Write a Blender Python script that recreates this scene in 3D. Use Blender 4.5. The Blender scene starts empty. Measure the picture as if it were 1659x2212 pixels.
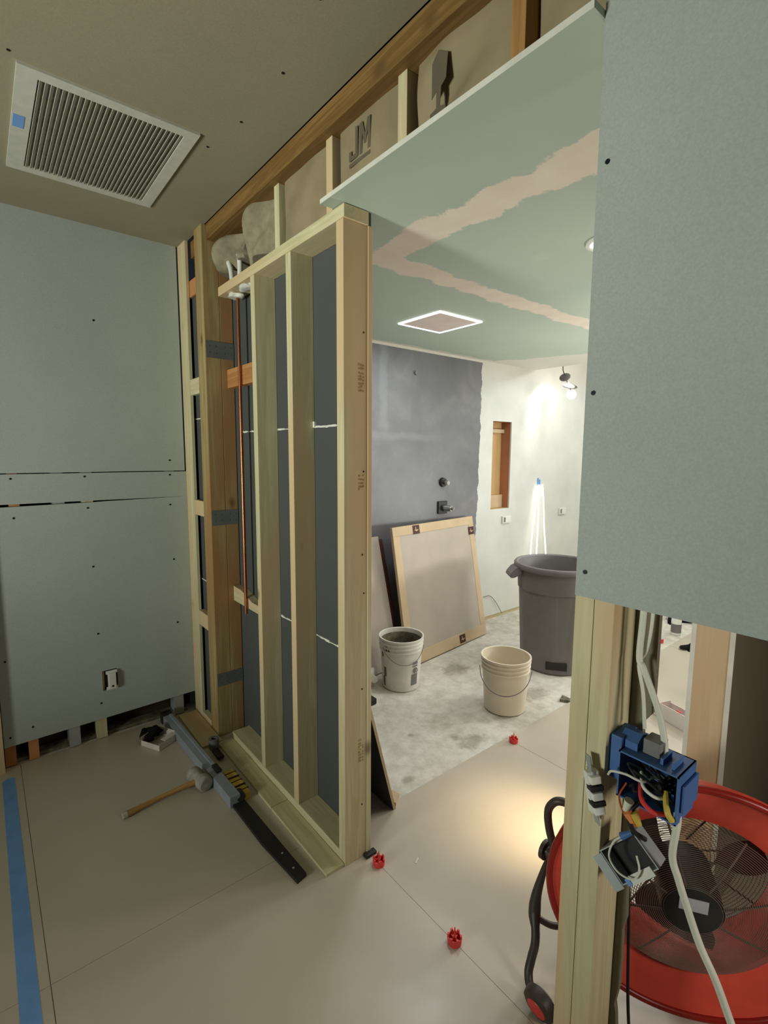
import bpy, bmesh, math, random
from mathutils import Vector, Matrix
random.seed(7)
scn = bpy.context.scene
COL = scn.collection
PI = math.pi

# ------------------------------------------------------------------ camera
cam_d = bpy.data.cameras.new('camera'); cam = bpy.data.objects.new('camera', cam_d); COL.objects.link(cam)
r_ = Vector((0.777, -0.629, 0.006)).normalized()
f_ = Vector((0.626, 0.771, -0.118)); f_ = (f_ - r_*f_.dot(r_)).normalized()
u_ = r_.cross(f_)
cam.matrix_world = Matrix(((r_.x, u_.x, -f_.x, 0), (r_.y, u_.y, -f_.y, 0), (r_.z, u_.z, -f_.z, 1.41), (0, 0, 0, 1)))
cam_d.sensor_fit = 'HORIZONTAL'; cam_d.sensor_width = 36; cam_d.lens = 1076.08/1659*36
cam_d.clip_start = 0.02; cam_d.clip_end = 50
scn.camera = cam

# ------------------------------------------------------------------ world, lamps, exposure
w = bpy.data.worlds.new('world'); scn.world = w; w.use_nodes = True
w.node_tree.nodes['Background'].inputs[0].default_value = (0.6, 0.65, 0.7, 1)
w.node_tree.nodes['Background'].inputs[1].default_value = 0.02
scn.view_settings.view_transform = 'Standard'; scn.view_settings.look = 'None'
scn.view_settings.exposure = -0.05; scn.view_settings.gamma = 1.0; scn.view_settings.use_curve_mapping = False

def area(name, loc, target, power, sx, sy, col, spread=PI):
    d = bpy.data.lights.new(name, 'AREA'); d.shape = 'RECTANGLE'; d.size = sx; d.size_y = sy
    d.energy = power; d.color = col; d.spread = spread
    o = bpy.data.objects.new(name, d); COL.objects.link(o); o.location = loc
    o.rotation_euler = (Vector(target)-Vector(loc)).to_track_quat('-Z', 'Y').to_euler(); return o
def spot(name, loc, target, power, col, ang, blend=0.5, rad=0.05):
    d = bpy.data.lights.new(name, 'SPOT'); d.energy = power; d.color = col; d.spot_size = ang; d.spot_blend = blend
    d.shadow_soft_size = rad
    o = bpy.data.objects.new(name, d); COL.objects.link(o); o.location = loc
    o.rotation_euler = (Vector(target)-Vector(loc)).to_track_quat('-Z', 'Y').to_euler(); return o

# panel and near can light are visible fixtures; the fills are unseen, added lights
area('corridor_fill', (-2.3, 1.05, 1.0), (0.9, 1.6, 2.15), 28, 0.5, 0.7, (0.93, 1.0, 0.90), math.radians(98))  # unseen area light added low on the left to brighten the corridor
area('led_panel_lamp', (2.055, 2.05, 2.125), (2.055, 2.05, 0), 9, 0.33, 0.33, (0.90, 0.95, 1.0))
area('can_lamp', (1.72, 0.93, 2.125), (1.72, 0.93, 0), 4, 0.12, 0.12, (1.0, 0.90, 0.78))
area('bath_down_fill', (3.0, 1.1, 2.125), (3.0, 1.1, 0), 6.5, 0.14, 0.14, (1.0, 0.97, 0.92))  # no fixture here; added to brighten the bathroom floor
area('bath_far_fill', (4.5, 1.4, 2.38), (4.3, 1.8, 0), 18, 0.4, 0.4, (0.95, 0.98, 1.0))  # added fill at the far end, lifts the white wall

area('bath_ceiling_fill', (3.7, 0.9, 0.9), (1.9, 1.5, 2.13), 23, 0.35, 0.25, (0.97, 0.98, 0.97))  # hidden up-light added to brighten the green ceiling
area('fan_fill', (1.12, -0.55, 0.95), (1.35, 0.4, 0.5), 5, 0.25, 0.25, (1.0, 0.93, 0.82))  # off-screen light added to brighten the fan

# ------------------------------------------------------------------ materials
def s2l(c):
    return tuple((x/12.92 if x <= 0.04045 else ((x+0.055)/1.055)**2.4) for x in c)
def rgb(r, g, b): return s2l((r/255, g/255, b/255)) + (1,)
def base_mat(name, col, rough=0.6, metal=0.0, spec=0.5):
    m = bpy.data.materials.new(name); m.use_nodes = True
    b = m.node_tree.nodes['Principled BSDF']
    b.inputs['Base Color'].default_value = col; b.inputs['Roughness'].default_value = rough
    b.inputs['Metallic'].default_value = metal; b.inputs['Specular IOR Level'].default_value = spec
    return m
def N(m, t, **k):
    n = m.node_tree.nodes.new(t)
    for a, v in k.items(): setattr(n, a, v)
    return n
def L(m, a, b): m.node_tree.links.new(a, b)
def coords(m, scale=(1, 1, 1), loc=(0, 0, 0)):
    tc = N(m, 'ShaderNodeTexCoord'); mp = N(m, 'ShaderNodeMapping')
    mp.inputs['Scale'].default_value = scale; mp.inputs['Location'].default_value = loc
    L(m, tc.outputs['Object'], mp.inputs['Vector']); return mp.outputs['Vector']
def noise(m, vec, scale, detail=3, rough=0.5, dist=0.0):
    n = N(m, 'ShaderNodeTexNoise'); n.inputs['Scale'].default_value = scale; n.inputs['Detail'].default_value = detail
    n.inputs['Roughness'].default_value = rough; n.inputs['Distortion'].default_value = dist
    if vec is not None: L(m, vec, n.inputs['Vector'])
    return n.outputs['Fac']
def ramp(m, fac, stops):
    r = N(m, 'ShaderNodeValToRGB'); e = r.color_ramp.elements
    e[0].position, e[0].color = stops[0]; e[1].position, e[1].color = stops[-1]
    for p, c in stops[1:-1]:
        q = e.new(p); q.color = c
    L(m, fac, r.inputs['Fac']); return r.outputs['Color']
def mixc(m, fac, a, b, mode='MIX'):
    n = N(m, 'ShaderNodeMix', data_type='RGBA', blend_type=mode)
    if hasattr(fac, 'is_output') or not isinstance(fac, (int, float)): L(m, fac, n.inputs[0])
    else: n.inputs[0].default_value = fac
    for v, i in ((a, 6), (b, 7)):
        if isinstance(v, tuple): n.inputs[i].default_value = v
        else: L(m, v, n.inputs[i])
    return n.outputs[2]
def math_(m, op, a, b=None, c=None):
    n = N(m, 'ShaderNodeMath', operation=op)
    for v, i in ((a, 0), (b, 1), (c, 2)):
        if v is None: continue
        if isinstance(v, (int, float)): n.inputs[i].default_value = v
        else: L(m, v, n.inputs[i])
    return n.outputs[0]
def bump(m, fac, strength=0.2, dist=0.002):
    n = N(m, 'ShaderNodeBump'); n.inputs['Strength'].default_value = strength; n.inputs['Distance'].default_value = dist
    L(m, fac, n.inputs['Height']); L(m, n.outputs['Normal'], bsdf(m).inputs['Normal'])
def bsdf(m): return m.node_tree.nodes['Principled BSDF']
def xyz(m, vec=None):
    s = N(m, 'ShaderNodeSeparateXYZ')
    if vec is None:
        tc = N(m, 'ShaderNodeTexCoord'); vec = tc.outputs['Object']
    L(m, vec, s.inputs[0]); return s.outputs
def band(m, v, lo, hi, soft):
    """1 inside lo..hi"""
    a = N(m, 'ShaderNodeMapRange'); a.inputs[1].default_value = lo-soft; a.inputs[2].default_value = lo+soft; L(m, v, a.inputs[0])
    b = N(m, 'ShaderNodeMapRange'); b.inputs[1].default_value = hi-soft; b.inputs[2].default_value = hi+soft
    b.inputs[3].default_value = 1; b.inputs[4].default_value = 0; L(m, v, b.inputs[0])
    return math_(m, 'MULTIPLY', a.outputs[0], b.outputs[0])

def simple(name, col, rough=0.6, metal=0.0, var=0.08, scale=12, spec=0.4, bmp=0.0):
    m = base_mat(name, col, rough, metal, spec)
    v = coords(m); n = noise(m, v, scale, 3)
    dark = tuple(c*(1-var*1.6) for c in col[:3]) + (1,); light = tuple(min(1, c*(1+var)) for c in col[:3]) + (1,)
    L(m, ramp(m, n, [(0.3, dark), (0.7, light)]), bsdf(m).inputs['Base Color'])
    if bmp: bump(m, noise(m, v, scale*8, 3), bmp, 0.002)
    return m

def wood(name, axis, c_light, c_mid, c_peach, rough=0.65):
    m = base_mat(name, c_mid, rough, 0, 0.3)
    sc = [26, 26, 26]; sc[axis] = 1.3
    v = coords(m, tuple(sc)); g = noise(m, v, 1.0, 4, 0.6, 0.6)
    col = ramp(m, g, [(0.32, c_light), (0.5, c_mid), (0.62, c_light), (0.74, c_mid)])
    s2 = [5, 5, 5]; s2[axis] = 0.9
    p = noise(m, coords(m, tuple(s2), (3, 1, 2)), 1.0, 2)
    pf = N(m, 'ShaderNodeMapRange'); pf.inputs[1].default_value = 0.46; pf.inputs[2].default_value = 0.60; L(m, p, pf.inputs[0])
    col = mixc(m, pf.outputs[0], col, c_peach)
    s3 = [7, 7, 7]; s3[axis] = 4
    vo = N(m, 'ShaderNodeTexVoronoi'); vo.inputs['Scale'].default_value = 1.0; L(m, coords(m, tuple(s3)), vo.inputs['Vector'])
    k = N(m, 'ShaderNodeMapRange'); k.inputs[1].default_value = 0.05; k.inputs[2].default_value = 0.15
    k.inputs[3].default_value = 0.75; k.inputs[4].default_value = 0.0; L(m, vo.outputs['Distance'], k.inputs[0])
    col = mixc(m, k.outputs[0], col, rgb(92, 66, 36))
    L(m, col, bsdf(m).inputs['Base Color'])
    bump(m, g, 0.12, 0.002)
    return m
WL, WM, WP = rgb(214, 205, 168), rgb(196, 184, 144), rgb(210, 182, 142)
M = {}
M['wood_z'] = wood('pine_upright', 2, WL, WM, WP)
M['wood_y'] = wood('pine_along', 1, WL, WM, WP)
M['wood_x'] = wood('pine_cross', 0, WL, WM, WP)
M['wood_old'] = wood('aged_amber_pine', 1, rgb(138, 106, 60), rgb(112, 82, 42), rgb(124, 88, 46))
M['wood_oldz'] = wood('aged_pine_upright', 2, rgb(170, 128, 76), rgb(150, 108, 60), rgb(176, 118, 72))
M['wood_orange'] = wood('orange_pine_block', 1, rgb(190, 138, 88), rgb(172, 116, 68), rgb(196, 136, 88))
M['wood_post'] = wood('fir_post', 2, rgb(174, 156, 108), rgb(152, 128, 84), rgb(160, 120, 78))
M['wood_tan'] = wood('tan_pine', 2, rgb(212, 186, 150), rgb(202, 174, 138), rgb(208, 178, 142))
M['cut_edge'] = simple('white_gypsum_edge', rgb(215, 212, 200), 0.9)

def drywall_mat(name, col):
    m = base_mat(name, col, 0.75, 0, 0.25)
    v = coords(m)
    n = noise(m, v, 1.6, 3); n2 = noise(m, v, 260, 2)
    a = tuple(c*0.93 for c in col[:3])+(1,); b = tuple(min(1, c*1.05) for c in col[:3])+(1,)
    L(m, mixc(m, 0.08, ramp(m, n, [(0.3, a), (0.7, b)]), ramp(m, n2, [(0.3, (0.1, 0.1, 0.1, 1)), (0.7, (0.9, 0.9, 0.9, 1))]), 'OVERLAY'), bsdf(m).inputs['Base Color'])
    bump(m, n2, 0.03, 0.001)
    return m
M['drywall'] = drywall_mat('grey_drywall_paper', rgb(172, 178, 172))
M['drywall_back'] = drywall_mat('brown_drywall_back', rgb(122, 116, 98))
M['ceiling'] = drywall_mat('ceiling_paper', rgb(150, 142, 118))
M['shaded_board'] = drywall_mat('shade_tone_drywall', rgb(122, 110, 92))  # drywall toned dark brown, the unlit closet's shade put into its colour
M['membrane_back'] = drywall_mat('slate_backer', rgb(80, 81, 80))

# green ceiling board with skim-coat bands
m = base_mat('green_board', rgb(176, 188, 168), 0.75, 0, 0.25); M['green'] = m
X, Y, Z = xyz(m); wob = math_(m, 'MULTIPLY_ADD', noise(m, coords(m), 5, 7, 0.68), 0.22, -0.11)
Xw = math_(m, 'ADD', X, wob); Yw = math_(m, 'ADD', Y, math_(m, 'MULTIPLY_ADD', noise(m, coords(m, loc=(5, 5, 0)), 7, 4, 0.6), 0.13, -0.065))
b1 = math_(m, 'MULTIPLY', band(m, Xw, 1.14, 1.285, 0.006), band(m, Yw, -3, 1.60, 0.01))
b2 = math_(m, 'MULTIPLY', band(m, Yw, 1.49, 1.61, 0.006), band(m, Xw, 1.14, 3.3, 0.01))
e1 = band(m, Yw, 2.61, 3.0, 0.006)
diag = math_(m, 'ADD', Xw, math_(m, 'MULTIPLY', Y, 0.40))
e2 = math_(m, 'GREATER_THAN', diag, 4.28)
gcol = ramp(m, noise(m, coords(m), 1.3, 3), [(0.3, rgb(174, 186, 172)), (0.7, rgb(190, 200, 184))])
# small patched screw spots
vo = N(m, 'ShaderNodeTexVoronoi'); vo.inputs['Scale'].default_value = 2.6; L(m, coords(m, (1, 1, 0)), vo.inputs['Vector'])
spk = N(m, 'ShaderNodeMapRange'); spk.inputs[1].default_value = 0.06; spk.inputs[2].default_value = 0.13
spk.inputs[3].default_value = 0.5; spk.inputs[4].default_value = 0.0
L(m, math_(m, 'ADD', vo.outputs['Distance'], math_(m, 'MULTIPLY', wob, 0.8)), spk.inputs[0])
gcol = mixc(m, spk.outputs[0], gcol, rgb(200, 202, 186))
mud = ramp(m, noise(m, coords(m), 9, 3), [(0.3, rgb(222, 208, 190)), (0.7, rgb(230, 218, 200))])
gcol = mixc(m, math_(m, 'MAXIMUM', b1, b2), gcol, mud)
gcol = mixc(m, math_(m, 'MAXIMUM', e1, e2), gcol, rgb(214, 210, 196))
L(m, gcol, bsdf(m).inputs['Base Color'])

# back wall: waterproofing paint on the left, white on the right
m = base_mat('back_wall_paint', rgb(220, 220, 212), 0.45, 0, 0.5); M['backwall'] = m
X, Y, Z = xyz(m)
Xw = math_(m, 'ADD', X, math_(m, 'MULTIPLY_ADD', noise(m, coords(m), 11, 5, 0.6), 0.07, -0.035))
Xs = math_(m, 'ADD', Xw, math_(m, 'MULTIPLY', Z, -0.02))
grey = math_(m, 'MULTIPLY', math_(m, 'LESS_THAN', Xs, 3.095), math_(m, 'LESS_THAN', Z, 2.118))
gn = noise(m, coords(m), 3.2, 4, 0.6, 0.4)
gc = ramp(m, gn, [(0.3, rgb(104, 104, 106)), (0.55, rgb(116, 116, 118)), (0.75, rgb(132, 131, 130))])
Zw = math_(m, 'ADD', Z, math_(m, 'MULTIPLY_ADD', noise(m, coords(m, (1, 1, 1), (3, 0, 0)), 8, 4), 0.05, -0.025))
vb = math_(m, 'MULTIPLY', band(m, Xw, 2.10, 2.165, 0.012), band(m, Zw, 1.56, 2.3, 0.02))
hb = math_(m, 'MULTIPLY', band(m, Zw, 1.50, 1.545, 0.012), band(m, Xw, 1.0, 2.62, 0.15))
gc = mixc(m, math_(m, 'MULTIPLY', math_(m, 'MAXIMUM', vb, hb), 0.3), gc, rgb(150, 152, 152))
wc = ramp(m, noise(m, coords(m), 4, 4), [(0.3, rgb(206, 208, 202)), (0.7, rgb(222, 222, 214))])
pk = band(m, Z, 2.04, 2.3, 0.06)
wc = mixc(m, math_(m, 'MULTIPLY', pk, 0.5), wc, rgb(214, 202, 186))
L(m, mixc(m, grey, wc, gc), bsdf(m).inputs['Base Color'])
bump(m, gn, 0.15, 0.004)

# tile and concrete
m = base_mat('porcelain_tile', rgb(178, 168, 150), 0.30, 0, 0.45); M['tile'] = m
L(m, ramp(m, noise(m, coords(m), 1.5, 5, 0.6), [(0.3, rgb(184, 173, 156)), (0.7, rgb(196, 185, 168))]), bsdf(m).inputs['Base Color'])
L(m, ramp(m, noise(m, coords(m), 6, 3), [(0.3, (0.28, 0.28, 0.28, 1)), (0.7, (0.38, 0.38, 0.38, 1))]), bsdf(m).inputs['Roughness'])
m = base_mat('dusty_concrete', rgb(190, 184, 170), 0.9, 0, 0.2); M['concrete'] = m
v = coords(m)
c1 = ramp(m, noise(m, v, 2.6, 6, 0.65, 0.5), [(0.30, rgb(170, 164, 148)), (0.46, rgb(206, 200, 186)), (0.60, rgb(218, 213, 200)), (0.78, rgb(184, 178, 164))])
c1 = mixc(m, 0.35, c1, ramp(m, noise(m, v, 14, 5, 0.7), [(0.35, rgb(158, 152, 138)), (0.6, rgb(222, 218, 208))]))
X, Y, Z = xyz(m)
def blot(cx, cy, rx, ry, amp):
    dx = math_(m, 'DIVIDE', math_(m, 'SUBTRACT', X, cx), rx); dy = math_(m, 'DIVIDE', math_(m, 'SUBTRACT', Y, cy), ry)
    d = math_(m, 'SQRT', math_(m, 'ADD', math_(m, 'MULTIPLY', dx, dx), math_(m, 'MULTIPLY', dy, dy)))
    d = math_(m, 'ADD', d, math_(m, 'MULTIPLY_ADD', noise(m, v, 22, 5, 0.7), amp, -amp/2))
    q = N(m, 'ShaderNodeMapRange'); q.inputs[1].default_value = 0.5; q.inputs[2].default_value = 1.15
    q.inputs[3].default_value = 0.5; q.inputs[4].default_value = 0.0; L(m, d, q.inputs[0]); return q.outputs[0]
for args in ((1.80, 1.52, 0.10, 0.05, 2.2), (1.76, 1.60, 0.03, 0.03, 2.2), (2.45, 1.62, 0.13, 0.07, 2.4), (2.35, 2.15, 0.10, 0.08, 2.6), (1.36, 1.50, 0.035, 0.025, 0.6), (1.60, 1.75, 0.02, 0.015, 0.6)):
    c1 = mixc(m, blot(*args), c1, rgb(118, 110, 92))
L(m, c1, bsdf(m).inputs['Base Color']); bump(m, noise(m, v, 14, 5, 0.7), 0.4, 0.006)

M['kraft'] = simple('kraft_paper', rgb(148, 132, 104), 0.7, 0, 0.1, 9, 0.3, 0.25)
M['ink'] = simple('dark_print', rgb(100, 90, 72), 0.8)
M['batt'] = simple('pale_fibre', rgb(148, 138, 114), 0.95, 0, 0.15, 30, 0.2, 0.6)
M['copper'] = simple('copper', rgb(190, 120, 84), 0.38, 1.0, 0.1, 20)
M['strap'] = simple('dull_steel_strap', rgb(112, 114, 112), 0.5, 0.2, 0.08)
M['caulk'] = simple('white_mortar', rgb(226, 224, 214), 0.8)
M['white_plastic'] = simple('white_plastic', rgb(226, 226, 218), 0.4, 0, 0.03)
M['bucket'] = simple('cream_plastic', rgb(228, 216, 194), 0.45, 0, 0.05, 8)
M['bucket_white'] = simple('smudged_white_plastic', rgb(222, 218, 208), 0.45, 0, 0.1, 9)
M['mortar'] = simple('grey_mortar_scum', rgb(118, 112, 92), 0.85, 0, 0.35, 30, 0.2, 0.5)
M['bin'] = simple('grey_bin_plastic', rgb(118, 113, 112), 0.5, 0, 0.05, 14)
M['black'] = simple('black_plastic', rgb(34, 34, 34), 0.5, 0, 0.1, 20)
M['black_cloth'] = simple('black_cloth', rgb(22, 22, 24), 0.9, 0, 0.2, 30, 0.1, 0.4)
M['steel'] = simple('galvanised_steel', rgb(176, 180, 182), 0.4, 0.35, 0.06, 30)
M['chrome'] = simple('chrome', rgb(210, 210, 205), 0.15, 1.0, 0.02)
M['blue'] = simple('blue_plastic', rgb(66, 104, 160), 0.55, 0, 0.08, 20)
M['blue_tape'] = simple('blue_masking_tape', rgb(112, 156, 214), 0.7, 0, 0.05, 18)
M['red'] = simple('red_plastic', rgb(220, 66, 62), 0.4, 0, 0.05, 20)
M['fan_red'] = simple('red_powder_coat', rgb(214, 76, 60), 0.4, 0, 0.08, 14)
M['fan_rim'] = simple('dark_red_rim', rgb(140, 30, 22), 0.35, 0, 0.08, 14)
M['fan_wire'] = simple('fan_guard_wire', rgb(120, 104, 94), 0.45, 0.3, 0.05, 20)
M['fan_blade'] = simple('fan_blade_metal', rgb(92, 80, 72), 0.4, 0.6, 0.08, 20)
M['frame_tube'] = simple('charcoal_tube', rgb(66, 60, 54), 0.45, 0.2, 0.08, 20)
M['cable'] = simple('white_cable', rgb(214, 214, 198), 0.5, 0, 0.04, 20)
M['yellow'] = simple('yellow_plastic', rgb(206, 178, 74), 0.5, 0, 0.08, 20)
M['orange'] = simple('orange_plastic', rgb(226, 140, 80), 0.5, 0, 0.05, 20)
M['copper_dark'] = simple('orange_wire', rgb(180, 84, 40), 0.5, 0, 0.05, 20)
M['aluminium'] = simple('grey_blue_aluminium', rgb(150, 156, 166), 0.4, 0.1, 0.05, 20)
M['rubber_white'] = simple('scuffed_white_rubber', rgb(168, 164, 152), 0.8, 0, 0.2, 40)
M['handle_wood'] = wood('mallet_handle', 0, rgb(186, 150, 92), rgb(160, 120, 68), rgb(172, 130, 78))
M['cardboard_tan'] = simple('cardboard_tan', rgb(204, 180, 146), 0.85, 0, 0.06, 6)
M['panel_grey'] = simple('pinkish_grey_film', rgb(184, 172, 158), 0.6, 0, 0.06, 5)
M['label_grey'] = simple('grey_print', rgb(120, 118, 116), 0.7)
M['box_white'] = simple('white_carton', rgb(214, 204, 196), 0.7, 0, 0.05, 10)
M['vent_white'] = simple('vent_enamel', rgb(196, 194, 182), 0.5, 0, 0.05, 30)
M['vent_dark'] = simple('vent_filter', rgb(112, 108, 98), 0.9, 0, 0.2, 60)
M['old_back'] = simple('old_dark_backing', rgb(70, 56, 38), 0.9, 0, 0.25, 6)
M['led_centre'] = simple('pinkish_lens', rgb(232, 216, 206), 0.5, 0, 0.04)
M['screw'] = simple('black_screw_head', rgb(26, 26, 28), 0.5, 0.4)
M['niche_tan'] = simple('niche_plywood', rgb(200, 164, 112), 0.7, 0, 0.06, 5)
M['niche_brown'] = simple('niche_framing', rgb(176, 122, 88), 0.7, 0, 0.08, 5)
M['fan_paint_grey'] = simple('motor_label', rgb(170, 172, 176), 0.5)
M['brown_dark'] = simple('burnt_brown', rgb(70, 34, 26), 0.6)
def emit(name, col, s):
    m = base_mat(name, (0.9, 0.9, 0.9, 1), 0.5)
    bsdf(m).inputs['Emission Color'].default_value = col; bsdf(m).inputs['Emission Strength'].default_value = s; return m
M['led'] = emit('lit_led', (0.97, 0.98, 1, 1), 6.0)
M['led_tape'] = emit('lit_led_tape', (1.0, 0.95, 0.86, 1), 2.6)
M['can'] = emit('lit_can_lens', (1.0, 0.95, 0.86, 1), 0.8)
M['bulb'] = emit('lit_bulb', (1.0, 0.96, 0.88, 1), 25.0)

# ------------------------------------------------------------------ mesh helpers
def bm_(): return bmesh.new()
def add_box(bm, x0, x1, y0, y1, z0, z1, mat=None, bevel=0.0):
    c = Matrix.Translation(((x0+x1)/2, (y0+y1)/2, (z0+z1)/2)) @ Matrix.Diagonal((abs(x1-x0), abs(y1-y0), abs(z1-z0), 1))
    if mat is not None: c = mat @ c
    r = bmesh.ops.create_cube(bm, size=1, matrix=c)
    if bevel:
        es = set()
        for v_ in r['verts']: es.update(v_.link_edges)
        bmesh.ops.bevel(bm, geom=list(es), offset=bevel, segments=2, affect='EDGES', profile=0.6)
    return bm
def add_cyl(bm, p0, p1, r0, r1=None, seg=20, caps=True):
    p0 = Vector(p0); p1 = Vector(p1); d = p1-p0; r1 = r0 if r1 is None else r1
    q = d.to_track_quat('Z', 'Y').to_matrix().to_4x4()
    bmesh.ops.create_cone(bm, cap_ends=caps, segments=seg, radius1=r0, radius2=r1, depth=d.length, matrix=Matrix.Translation((p0+p1)/2) @ q)
    return bm
def add_lathe(bm, prof, seg=48, mat=Matrix.Identity(4), wob=None):
    """prof: list of (r, z)"""
    rings = []
    for r, z in prof:
        ring = []
        for i in range(seg):
            a = 2*PI*i/seg
            rr = r if wob is None else r*wob(a, z)
            ring.append(bm.verts.new(mat @ Vector((rr*math.cos(a), rr*math.sin(a), z))))
        rings.append(ring)
    for a, b in zip(rings, rings[1:]):
        for i in range(seg):
            j = (i+1) % seg
            bm.faces.new((a[i], a[j], b[j], b[i]))
    return rings
def cap(bm, ring, flip=False):
    bm.faces.new(ring[::-1] if flip else ring)
def smooth_path(pts, n=8):
    P = [Vector(p) for p in pts]; P = [2*P[0]-P[1]] + P + [2*P[-1]-P[-2]]; out = []
    for i in range(1, len(P)-2):
        for k in range(n):
            t = k/n; a, b, c, d = P[i-1], P[i], P[i+1], P[i+2]
            out.append(0.5*((2*b)+(c-a)*t+(2*a-5*b+4*c-d)*t*t+(3*b-a-3*c+d)*t**3))
    out.append(P[-2]); return out
def add_tube(bm, pts, r, seg=10, smooth=True, closed=False, rad=None):
    P = smooth_path(pts) if smooth else [Vector(p) for p in pts]
    rings = []; up = None
    n = len(P)
    for i, p in enumerate(P):
        if closed: t = (P[(i+1) % n]-P[i-1]).normalized()
        else: t = (P[min(i+1, n-1)]-P[max(i-1, 0)]).normalized()
        if up is None:
            up = t.orthogonal().normalized()
        up = (up - t*up.dot(t)).normalized(); s = t.cross(up)
        rr = r if rad is None else r*rad(i/(n-1))
        rings.append([bm.verts.new(p+(up*math.cos(2*PI*k/seg)+s*math.sin(2*PI*k/seg))*rr) for k in range(seg)])
    pairs = list(zip(rings, rings[1:]))
    if closed: pairs.append((rings[-1], rings[0]))
    for a, b in pairs:
        for k in range(seg):
            j = (k+1) % seg; bm.faces.new((a[k], a[j], b[j], b[k]))
    if not closed:
        bm.faces.new(rings[0][::-1]); bm.faces.new(rings[-1])
    return bm
def add_torus(bm, R, r, mat=Matrix.Identity(4), seg=64, mseg=8):
    add_tube(bm, [mat @ Vector((R*math.cos(2*PI*i/seg), R*math.sin(2*PI*i/seg), 0)) for i in range(seg)], r, mseg, smooth=False, closed=True)
def add_prism(bm, poly, axis, a0, a1, mat=None):
    """poly in the two other axes (cyclic order), extruded along axis"""
    def P(u, v_, a):
        q = {0: (a, u, v_), 1: (u, a, v_), 2: (u, v_, a)}[axis]
        q = Vector(q); return mat @ q if mat is not None else q
    A = [bm.verts.new(P(u, v_, a0)) for u, v_ in poly]; B = [bm.verts.new(P(u, v_, a1)) for u, v_ in poly]
    bm.faces.new(A); bm.faces.new(B[::-1]); n = len(poly)
    for i in range(n): bm.faces.new((A[i], B[i], B[(i+1) % n], A[(i+1) % n]))
    return bm
def blob(bm, c, sx, sy, sz, seed, amp=0.35, sub=3):
    rr = random.Random(seed); f = [(Vector((rr.uniform(-1, 1), rr.uniform(-1, 1), rr.uniform(-1, 1))).normalized()*rr.uniform(2, 6), rr.uniform(0, 6)) for _ in range(8)]
    r = bmesh.ops.create_icosphere(bm, subdivisions=sub, radius=1)
    for v_ in r['verts']:
        d = v_.co.copy(); k = 1+amp*sum(math.sin(d.dot(a)+b) for a, b in f)/4
        v_.co = Vector((c[0]+d.x*k*sx, c[1]+d.y*k*sy, c[2]+max(-0.6, d.z*k)*sz))
def obj(name, bm, mat, parent=None, smooth=False, label=None):
    bmesh.ops.recalc_face_normals(bm, faces=bm.faces)
    me = bpy.data.meshes.new(name); bm.to_mesh(me); bm.free()
    if smooth:
        for p in me.polygons: p.use_smooth = True
        try: me.set_sharp_from_angle(angle=math.radians(38))
        except Exception: pass
    o = bpy.data.objects.new(name, me); COL.objects.link(o)
    for mm in (mat if isinstance(mat, (list, tuple)) else [mat]): me.materials.append(M[mm] if isinstance(mm, str) else mm)
    if parent is not None:
        o.parent = parent; o.matrix_parent_inverse = parent.matrix_world.inverted() if parent.type != 'EMPTY' else Matrix.Translation(-parent.location)
    if label: o['label'] = label
    return o
def thing(name, label, cat, loc=(0, 0, 0), group=None):
    o = bpy.data.objects.new(name, None); COL.objects.link(o); o.location = loc; o.empty_display_size = 0.05
    o['label'] = label; o['category'] = cat
    if group: o['group'] = group
    return o
def tag(o, label, cat, group=None, kind=None):
    o['label'] = label; o['category'] = cat
    if group: o['group'] = group
    if kind: o['kind'] = kind
    return o
def struct(name, bm, mat, label=None, parent=None, smooth=False):
    o = obj(name, bm, mat, parent, smooth)
    if parent is None:
        o['kind'] = 'structure'
        if label: o['label'] = label
    return o
def box_obj(name, b, mat, parent=None, bevel=0.0, label=None):
    bm = bm_(); add_box(bm, *b, bevel=bevel); return obj(name, bm, mat, parent, label=label)
def box_struct(name, b, mat, label=None, parent=None): 
    bm = bm_(); add_box(bm, *b); return struct(name, bm, mat, label, parent)

# ================================================================== STRUCTURE
CZ = 2.41      # corridor ceiling
GZ = 2.135     # bathroom ceiling underside
# floor: slab and tiles
bm = bm_(); add_box(bm, -3.0, 5.3, -3.0, 2.9, -0.08, -0.006); slab = struct('floor', bm, 'concrete', 'dusty bare concrete floor of the bathroom')
bm = bm_()
for x0, x1, y0, y1 in ((0.053, 0.9762, 1.4588, 2.668), (0.053, 0.9762, 0.25, 1.4576), (0.053, 0.9762, -0.96, 0.248),
                       (0.9775, 1.949, 0.22, 1.428), (0.9775, 1.949, -0.99, 0.217), (1.951, 2.92, 0.22, 1.428), (1.951, 2.92, -0.99, 0.217),
                       (2.923, 3.89, 0.22, 1.428), (3.893, 4.86, 0.22, 1.428), (2.923, 4.86, -0.99, 0.217),
                       (-0.92, 0.051, 1.4588, 2.668), (-0.92, 0.051, 0.25, 1.4576), (-0.92, 0.051, -0.96, 0.248),
                       (-1.9, -0.923, -0.96, 2.668), (-2.9, -1.903, -0.96, 2.668), (-2.9, 1.9, -2.9, -0.962)):
    add_box(bm, x0, x1, y0, y1, -0.006, 0.0)
struct('floor', bm, 'tile', 'large greige floor tiles of the corridor')
# corridor ceiling
bm = bm_(); add_box(bm, -2.9, 0.849, -2.9, 2.68, CZ, CZ+0.013); cc = struct('ceiling', bm, 'ceiling', 'dim painted corridor ceiling')
bm = bm_()
for x, y in ((0.70, 1.30), (0.695, 1.56), (0.13, 1.67), (0.70, 0.9), (0.3, 0.8), (0.66, 1.05), (0.66, 1.75)): add_cyl(bm, (x, y, CZ-0.001), (x, y, CZ+0.001), 0.0045, seg=10)
obj('screw_head', bm, 'screw', cc)
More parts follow.
